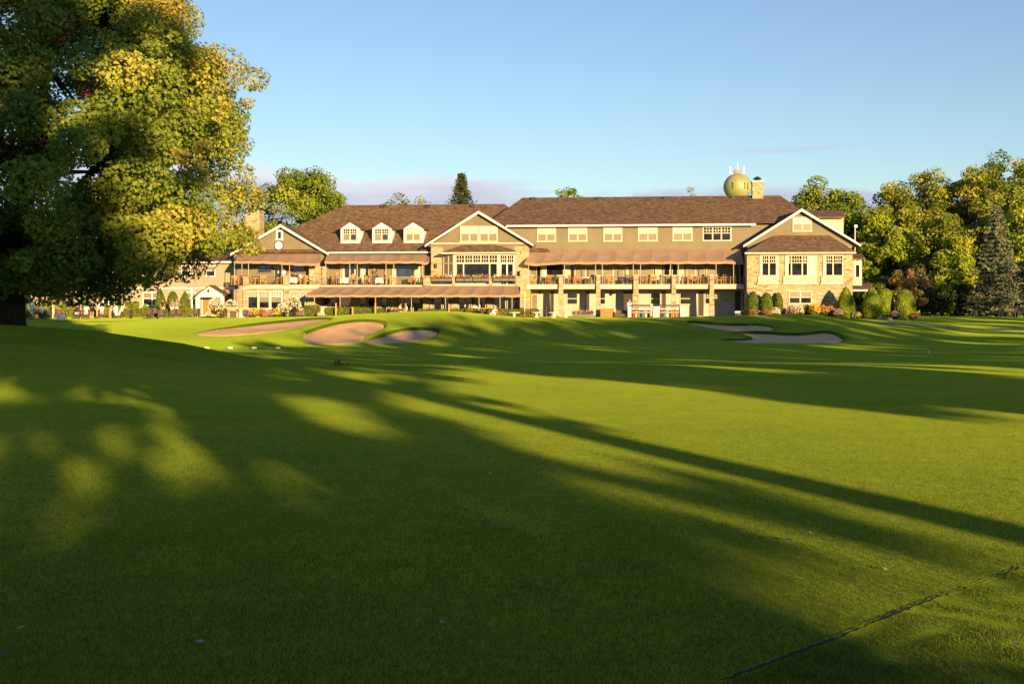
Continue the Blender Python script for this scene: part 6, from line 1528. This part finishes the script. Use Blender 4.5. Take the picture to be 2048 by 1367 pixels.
for (px, w, lab) in [(1259,.34,'narrow white slatted bin at the left of the bag racks'),(1312.5,.62,'wide white slatted bin between the two bag racks'),(1364,.40,'white slatted bin at the right end of the bag racks')]:
    v = -5.9; x, y, _ = WP(UU(px, v), v); t = thing('slatted_bin', lab, 'bin', (x, y, 0), BROT, 'white slatted bins'); n = max(3, int(w/.11))
    m = MB(); m.box(-w/2, w/2, -.18,.18,-.05,.10); m.build('base', WHITE, t)
    m = MB()
    for k in range(n): u = -w/2+w*(k+.5)/n; m.box(u-.035, u+.035, -.2,-.17,.08,1.0)
    for z_ in (.3,.55,.8): m.box(-w/2, w/2, -.17,-.15, z_, z_+.06)
    m.box(-w/2,w/2,.15,.18,.08,1.0); m.build('slats', WHITE, t); m = MB(); m.box(-w/2-.03, w/2+.03, -.22,.22,1.0,1.06); m.build('lid', WHITE, t)
v = -4.9; x, y, _ = WP(UU(1215, v), v); t = thing('service_counter', 'orange panelled service counter beside the second stone pillar', 'counter', (x, y, .03), BROT)
m = MB(); m.box(-.66,.66,-.3,.3,0,.84); m.build('body', WOODO, t); m = MB(); m.box(-.72,.72,-.36,.36,.84,.90); m.build('countertop', CREAM, t); m = MB(); m.box(.62,.80,-.31,.31,0,.84); m.build('side_panel', plain('yellow_panel', (.60,.42,.14), .6, .1, 4), t); m = MB(); m.box(-.62,.58,-.325,-.3,.08,.78); m.build('front_panel', WOODO, t)
v = -5.2; x, y, _ = WP(UU(1243, v), v); t = thing('low_sofa', 'low dark wicker sofa right of the orange counter', 'sofa', (x, y, .03), BROT)
m = MB(); m.box(-.55,.55,-.35,.35,.08,.34); m.build('seat', WICK, t); m = MB(); m.box(-.55,.55,.25,.38,.3,.66); m.build('backrest', WICK, t)
for s in (-1,1): m = MB(); m.box(s*.55,s*.66,-.35,.38,.08,.52); m.build('armrest', WICK, t)
for i, (px, lab) in enumerate([(1047,'patio armchair'),(1086,'patio armchair'),(1098,'patio armchair')]): 
    v = -4.0; x, y, _ = WP(UU(px, v), v); place('dark', None, ['black patio armchair left of the first pedestal tables','black patio armchair before the first pillar bay','black patio armchair nearest the first stone pillar'][i], x, y, .03, BROT+R([20,-70,60][i]), 'black armchairs on the patio')
for i, px in enumerate([655,664,783,796,819,869,912,926,1003,1018]):
    v = -3.6; x, y, _ = WP(UU(px, v), v); place('wicker', None, 'wicker chair number %s from the left in the shade of the patio awning' % names[i], x, y, .03, BROT+R([0,180,90,200,-60,30,150,-30,80,-80][i]), 'wicker chairs under the patio awning')
v = -5.0; x, y, _ = WP(UU(965, v), v); t = thing('garden_bench', 'long orange wooden bench beside the patio hedge', 'bench', (x, y, .03), BROT)
m = MB(); m.box(-1.5,1.5,-.25,.2,.40,.45); m.build('seat', WOODO, t); m = MB(); m.box(-1.5,1.5,.18,.23,.50,.88); m.build('backrest', WOODO, t)
for s in (-1.4,0,1.4): m = MB(); m.box(s-.03,s+.03,-.22,.2,0,.42); m.build('leg', WOODO, t)
v = -6.4; x, y, _ = WP(UU(1477, v), v); t = thing('litter_bin', 'white rounded bin with a sloping lid beside the long flower bed', 'bin', (x, y, .0), BROT-.2); m = MB(); m.box(-.30,.30,-.25,.25,.12,.5); o = m.build('body', WHITE, t); o.modifiers.new('b','BEVEL').width = .06; m = MB(); m.prism([(-.28,.5),(.28,.5),(.2,.66),(-.28,.60)], 'x', -.32,.32); m.build('lid', WHITE, t); m = MB(); m.bar((-.3,0,.12),(.3,0,.12),.1,10); m.build('wheels', DARKM, t)
# lattice screen behind the left hedge
v = -4.2; x, y, _ = WP(UU(661, v), v); t = thing('lattice_gate', 'cream lattice gate under the left end of the low awning', 'gate', (x, y, .0), BROT); m = MB(); m.box(-.95,-.35,-.05,.05,0,1.05); m.build('gate_post', CREAM, t); m = MB()
for k in range(5): m.box(-.35+k*.17-.02, -.35+k*.17+.02, -.02,.02,.1,1.0)
for z_ in (.1,.55,.95): m.box(-.35,.38,-.035,-.02,z_,z_+.05)
m.build('lattice', CREAM, t)
ROCKM = plain('field_stone', (.22,.19,.16), .9, .3, 5, .6)
# pale boulders at the end of the bed
for i, (px, w, lab) in enumerate([(1763,.50,'flat pale boulder at the foot of the broad cedars'),(1778,.30,'small reddish rock beside the flat boulder'),(1803,.36,'small pale rock below the last cedar'),(1829,.26,'little rock at the right end of the cedars')]):
    gg = np.random.default_rng(i); bm = bmesh.new(); bmesh.ops.create_icosphere(bm, subdivisions=2, radius=1)
    for v_ in bm.verts: v_.co = Vector((v_.co.x*w, v_.co.y*w*.6, v_.co.z*.17))*(1+.12*float(gg.normal()))
    me = bpy.data.meshes.new('boulder'); bm.to_mesh(me); bm.free(); o = link('boulder', me, ROCKM); o.location = at(px, 107.3, .08); tag(o, lab, 'rock', 'rocks by the cedars')
# dark picnic seats at far right
for i, px in enumerate([2020, 2042]):
    x, y, z = at(px, 117); t = thing('park_bench', ['grey park bench in the shade right of the blue spruce','grey park bench at the right edge of the photo'][i], 'bench', (x, y, z), R(8*i), 'grey benches by the spruce')
    m = MB(); m.box(-.5,.5,-.25,.2,.42,.46); m.build('seat', WICK, t); m = MB(); m.box(-.5,.5,.2,.24,.55,.85); m.build('backrest', WICK, t)
    for s in (-.42,.42): m = MB(); m.box(s-.03,s+.03,-.2,.22,-.05,.42); m.box(s-.03,s+.03,.19,.25,.42,.85); m.build('leg', DARKM, t)
# water tower
x, y = px2x(1475, 320), 320.0; zc = hgt(374, 320); rr = 28/F*320
t = thing('water_tower', 'yellow green spherical water tower with antennas beyond the roof', 'water tower', (x, y, 0)); TW = plain('tower_paint', (.27,.29,.13), .5, .18, .4)
m = MB(); m.lathe([(max(.01, rr*math.cos(a)), rr*.96*math.sin(a)) for a in np.linspace(-math.pi/2, math.pi/2, 22)], (0,0,zc), 36); tank = m.build('tank', TW, t, True)
m = MB(); m.lathe([(4.5,-.5),(3.2,2),(1.5,6),(1.35,zc-rr-1),(2.2,zc-rr+.4)], (0,0,0), 24); m.build('stem', TW, t, True)
m = MB()
for k in range(20):
    a, b = 2*math.pi*k/20, 2*math.pi*(k+1)/20; 
    for z_ in (rr+.2, rr+.7): m.bar((.9*math.cos(a),.9*math.sin(a),zc+z_), (.9*math.cos(b),.9*math.sin(b),zc+z_), .05, 4)
    m.bar((.9*math.cos(a),.9*math.sin(a),zc+rr*.9), (.9*math.cos(a),.9*math.sin(a),zc+rr+.7), .05, 4)
m.build('top_railing', POLE, t)
for (dx, h_, w_) in [(-1.95,1.6,.32),(-.0,2.5,.24),(1.75,1.7,.18)]:
    m = MB(); m.bar((dx*.55,0,zc+rr*.85),(dx,0,zc+rr+.2),.07,5); m.box(dx-w_*.6, dx+w_*.6, -.14,.14, zc+rr-.1, zc+rr-.1+h_*1.1); m.build('antenna', WHITE if dx else POLE, t)
for (ax, z0, z1) in [(-.55,-.6,1.0),(.35,-.8,.9),(.62,-.9,.8),(-1.25,-1.0,1.0)]:
    a = -math.pi/2+ax; r_ = math.sqrt(max(.1, rr*rr-1))+.05; m = MB(); m.box(-.13,.13,-.1,.1,z0,z1); o = m.build('panel_antenna', DARKM, t); o.location = (r_*math.cos(a), r_*math.sin(a), zc); o.rotation_euler = (0,0,a+math.pi/2)
# path on the right
mp_ = plain('path_asphalt', (.12,.12,.125), .85, .12, 1.5, .2)
vs = []; fs = []; xs_ = np.linspace(28.5, 90, 120)
for i, x in enumerate(xs_):
    Yc = 93.5-.045*(x-25) + .5*math.sin(x*.08); 
    for d in (-1.1, 0, 1.1): vs.append((x, Yc+d, H(x, Yc+d)+.02))
for i in range(len(xs_)-1):
    for k in (0, 1): a = i*3+k; fs.append((a, a+3, a+4, a+1))
me = bpy.data.meshes.new('path'); me.from_pydata(vs, [], fs); me.materials.append(mp_); o = bpy.data.objects.new('path', me); COL.objects.link(o); tag(o, 'narrow grey cart path crossing the right lawn', 'path', kind='structure')
# fallen leaves
LFB = leafmat('dry_leaves', [(0,(.12,.06,.03)),(.5,(.28,.17,.08)),(1,(.50,.42,.30))], .2)
gg = np.random.default_rng(77); lm_ = None
spots = [(1430,1118,1.5),(1442,1240,1.2),(1320,1104,1.2),(980,950,1.3),(818,1032,1.5),(958,1135,1),(880,1285,1.1),(544,1306,1.3),(1545,1082,1.3),(1576,1085,1.6),(1940,918,1),(1862,1000,1),(1790,1018,1),(1618,1048,1),(1436,1246,1.3),(10,1320,1.6),(400,1290,1.2),(14,952,1),(300,728,1),(1372,936,1.2),(1855,1265,1.2),(1695,1290,1),(1780,1128,1),(2035,1300,1.3)]
for k in range(46):
    spots.append((float(gg.uniform(0, 2048)), float(660+ (gg.random()**1.6)*640), float(.8+.5*gg.random())))
for (px, py, s_) in spots:
    Ys = np.arange(4.6, 84, .05); zz = terr((px-1024)/F*Ys, Ys); rows = HZ+F*(EYE-zz)/Ys; ok = np.where(rows <= py)[0]
    if not len(ok): continue
    Y = float(Ys[ok[0]]); x, y, z = at(px, Y)
    C = np.array([[0,0,.012]]); me = leaf_cards('fallen_leaf', C, np.array([[0,0,1.]])+.4*gg.normal(size=(1,3))*.5, .042*s_, np.array([gg.random()]), LFB, gg, 'lobed', jitter=.05)
    o = link('fallen_leaf', me); o.location = (x, y, z+.006); tag(o, 'small dry leaf lying on the mown grass', 'leaf', 'fallen leaves scattered on the grass')
# ---------------------------------------------------------------- grass blades in the near foreground
GR = leafmat('grass_blades', [(0, (.045,.085,.012)), (.5, (.10,.16,.018)), (1, (.24,.26,.04))], .4)
g = np.random.default_rng(99)
def blades(n, Y0, Y1, hfun, seed):
    g = np.random.default_rng(seed)
    Y = Y0*(Y1/Y0)**g.random(n); X = (g.random(n)*2-1)*.46*Y; s = edge_side(X, Y); h, w, keep = hfun(X, Y, s, g)
    keep = keep & (g.random(n) < np.clip((Y1-Y)/(Y1*.62), 0, 1)**1.3); X, Y, h, w = X[keep], Y[keep], h[keep], w[keep]; Z = terr(X, Y); a = g.random(len(X))*2*math.pi; ln = g.random(len(X))*.9+.2; b = g.random(len(X))*2*math.pi
    P0 = np.stack([X-np.cos(a)*w, Y-np.sin(a)*w, Z-.004], 1); P1 = np.stack([X+np.cos(a)*w, Y+np.sin(a)*w, Z-.004], 1); P2 = np.stack([X+np.cos(b)*h*ln, Y+np.sin(b)*h*ln, Z+h], 1)
    co = np.stack([P0, P1, P2], 1).reshape(-1, 3); return co, np.clip(.4+.22*g.normal(size=len(X))+.16*np.sin(X*2.3+np.sin(Y*1.7)*2)*np.sin(Y*2.9+np.sin(X*1.3)), 0, 1)
def short_h(X, Y, s, g): return .015*(.5+g.random(len(X))), np.full(len(X), .0018)*(Y/6)**.5, (s < -.02)
def rough_h(X, Y, s, g):
    cl = np.sin(X*9+np.sin(Y*7)*2)*np.sin(Y*8+np.sin(X*5)*2)
    return (.013+.009*np.clip(cl, -1, 1))*(.5+g.random(len(X))), np.full(len(X), .0022)*(Y/6)**.5, (s > .03)
co1, t1 = blades(380000, 4.8, 20, short_h, 1)
co2, t2 = blades(420000, 4.8, 14, rough_h, 2)
for nm, co, tn, lab in (('short_grass', co1, t1, 'closely mown grass blades of the near fairway'), ('rough_grass', co2, t2, 'longer rough grass in the bottom right corner')):
    me = raw_mesh(nm, co, np.arange(len(co)).reshape(-1, 3), False, tn, GR); o = bpy.data.objects.new(nm, me); COL.objects.link(o); tag(o, lab, 'grass', kind='stuff')

# the cut edge between fairway and rough: a narrow open line of dark soil
SOIL = plain('soil', (.018,.014,.008), .95, .3, 30)
vs = []; fs = []; gg = np.random.default_rng(5); n = 260
for i in range(n+1):
    q = -1.2+9.5*i/n; c = np.array([E0[0]+ev[0]*q, E0[1]+ev[1]*q]) + en*(.012*math.sin(q*3.1)+.006*gg.normal()); w = max(.0015, .009+.005*math.sin(q*5)+.005*math.sin(q*1.3+1)+.004*gg.normal())
    for d in (-w, w): p = c+en*d; vs.append((p[0], p[1], float(terr(np.array([p[0]]), np.array([p[1]]))[0])+.006))
for i in range(n): fs.append((2*i, 2*i+2, 2*i+3, 2*i+1))
me = bpy.data.meshes.new('turf_edge'); me.from_pydata(vs, [], fs); me.materials.append(SOIL); o = bpy.data.objects.new('turf_edge', me); COL.objects.link(o); tag(o, 'thin dark cut line between fairway and rough', 'turf edge', kind='structure')
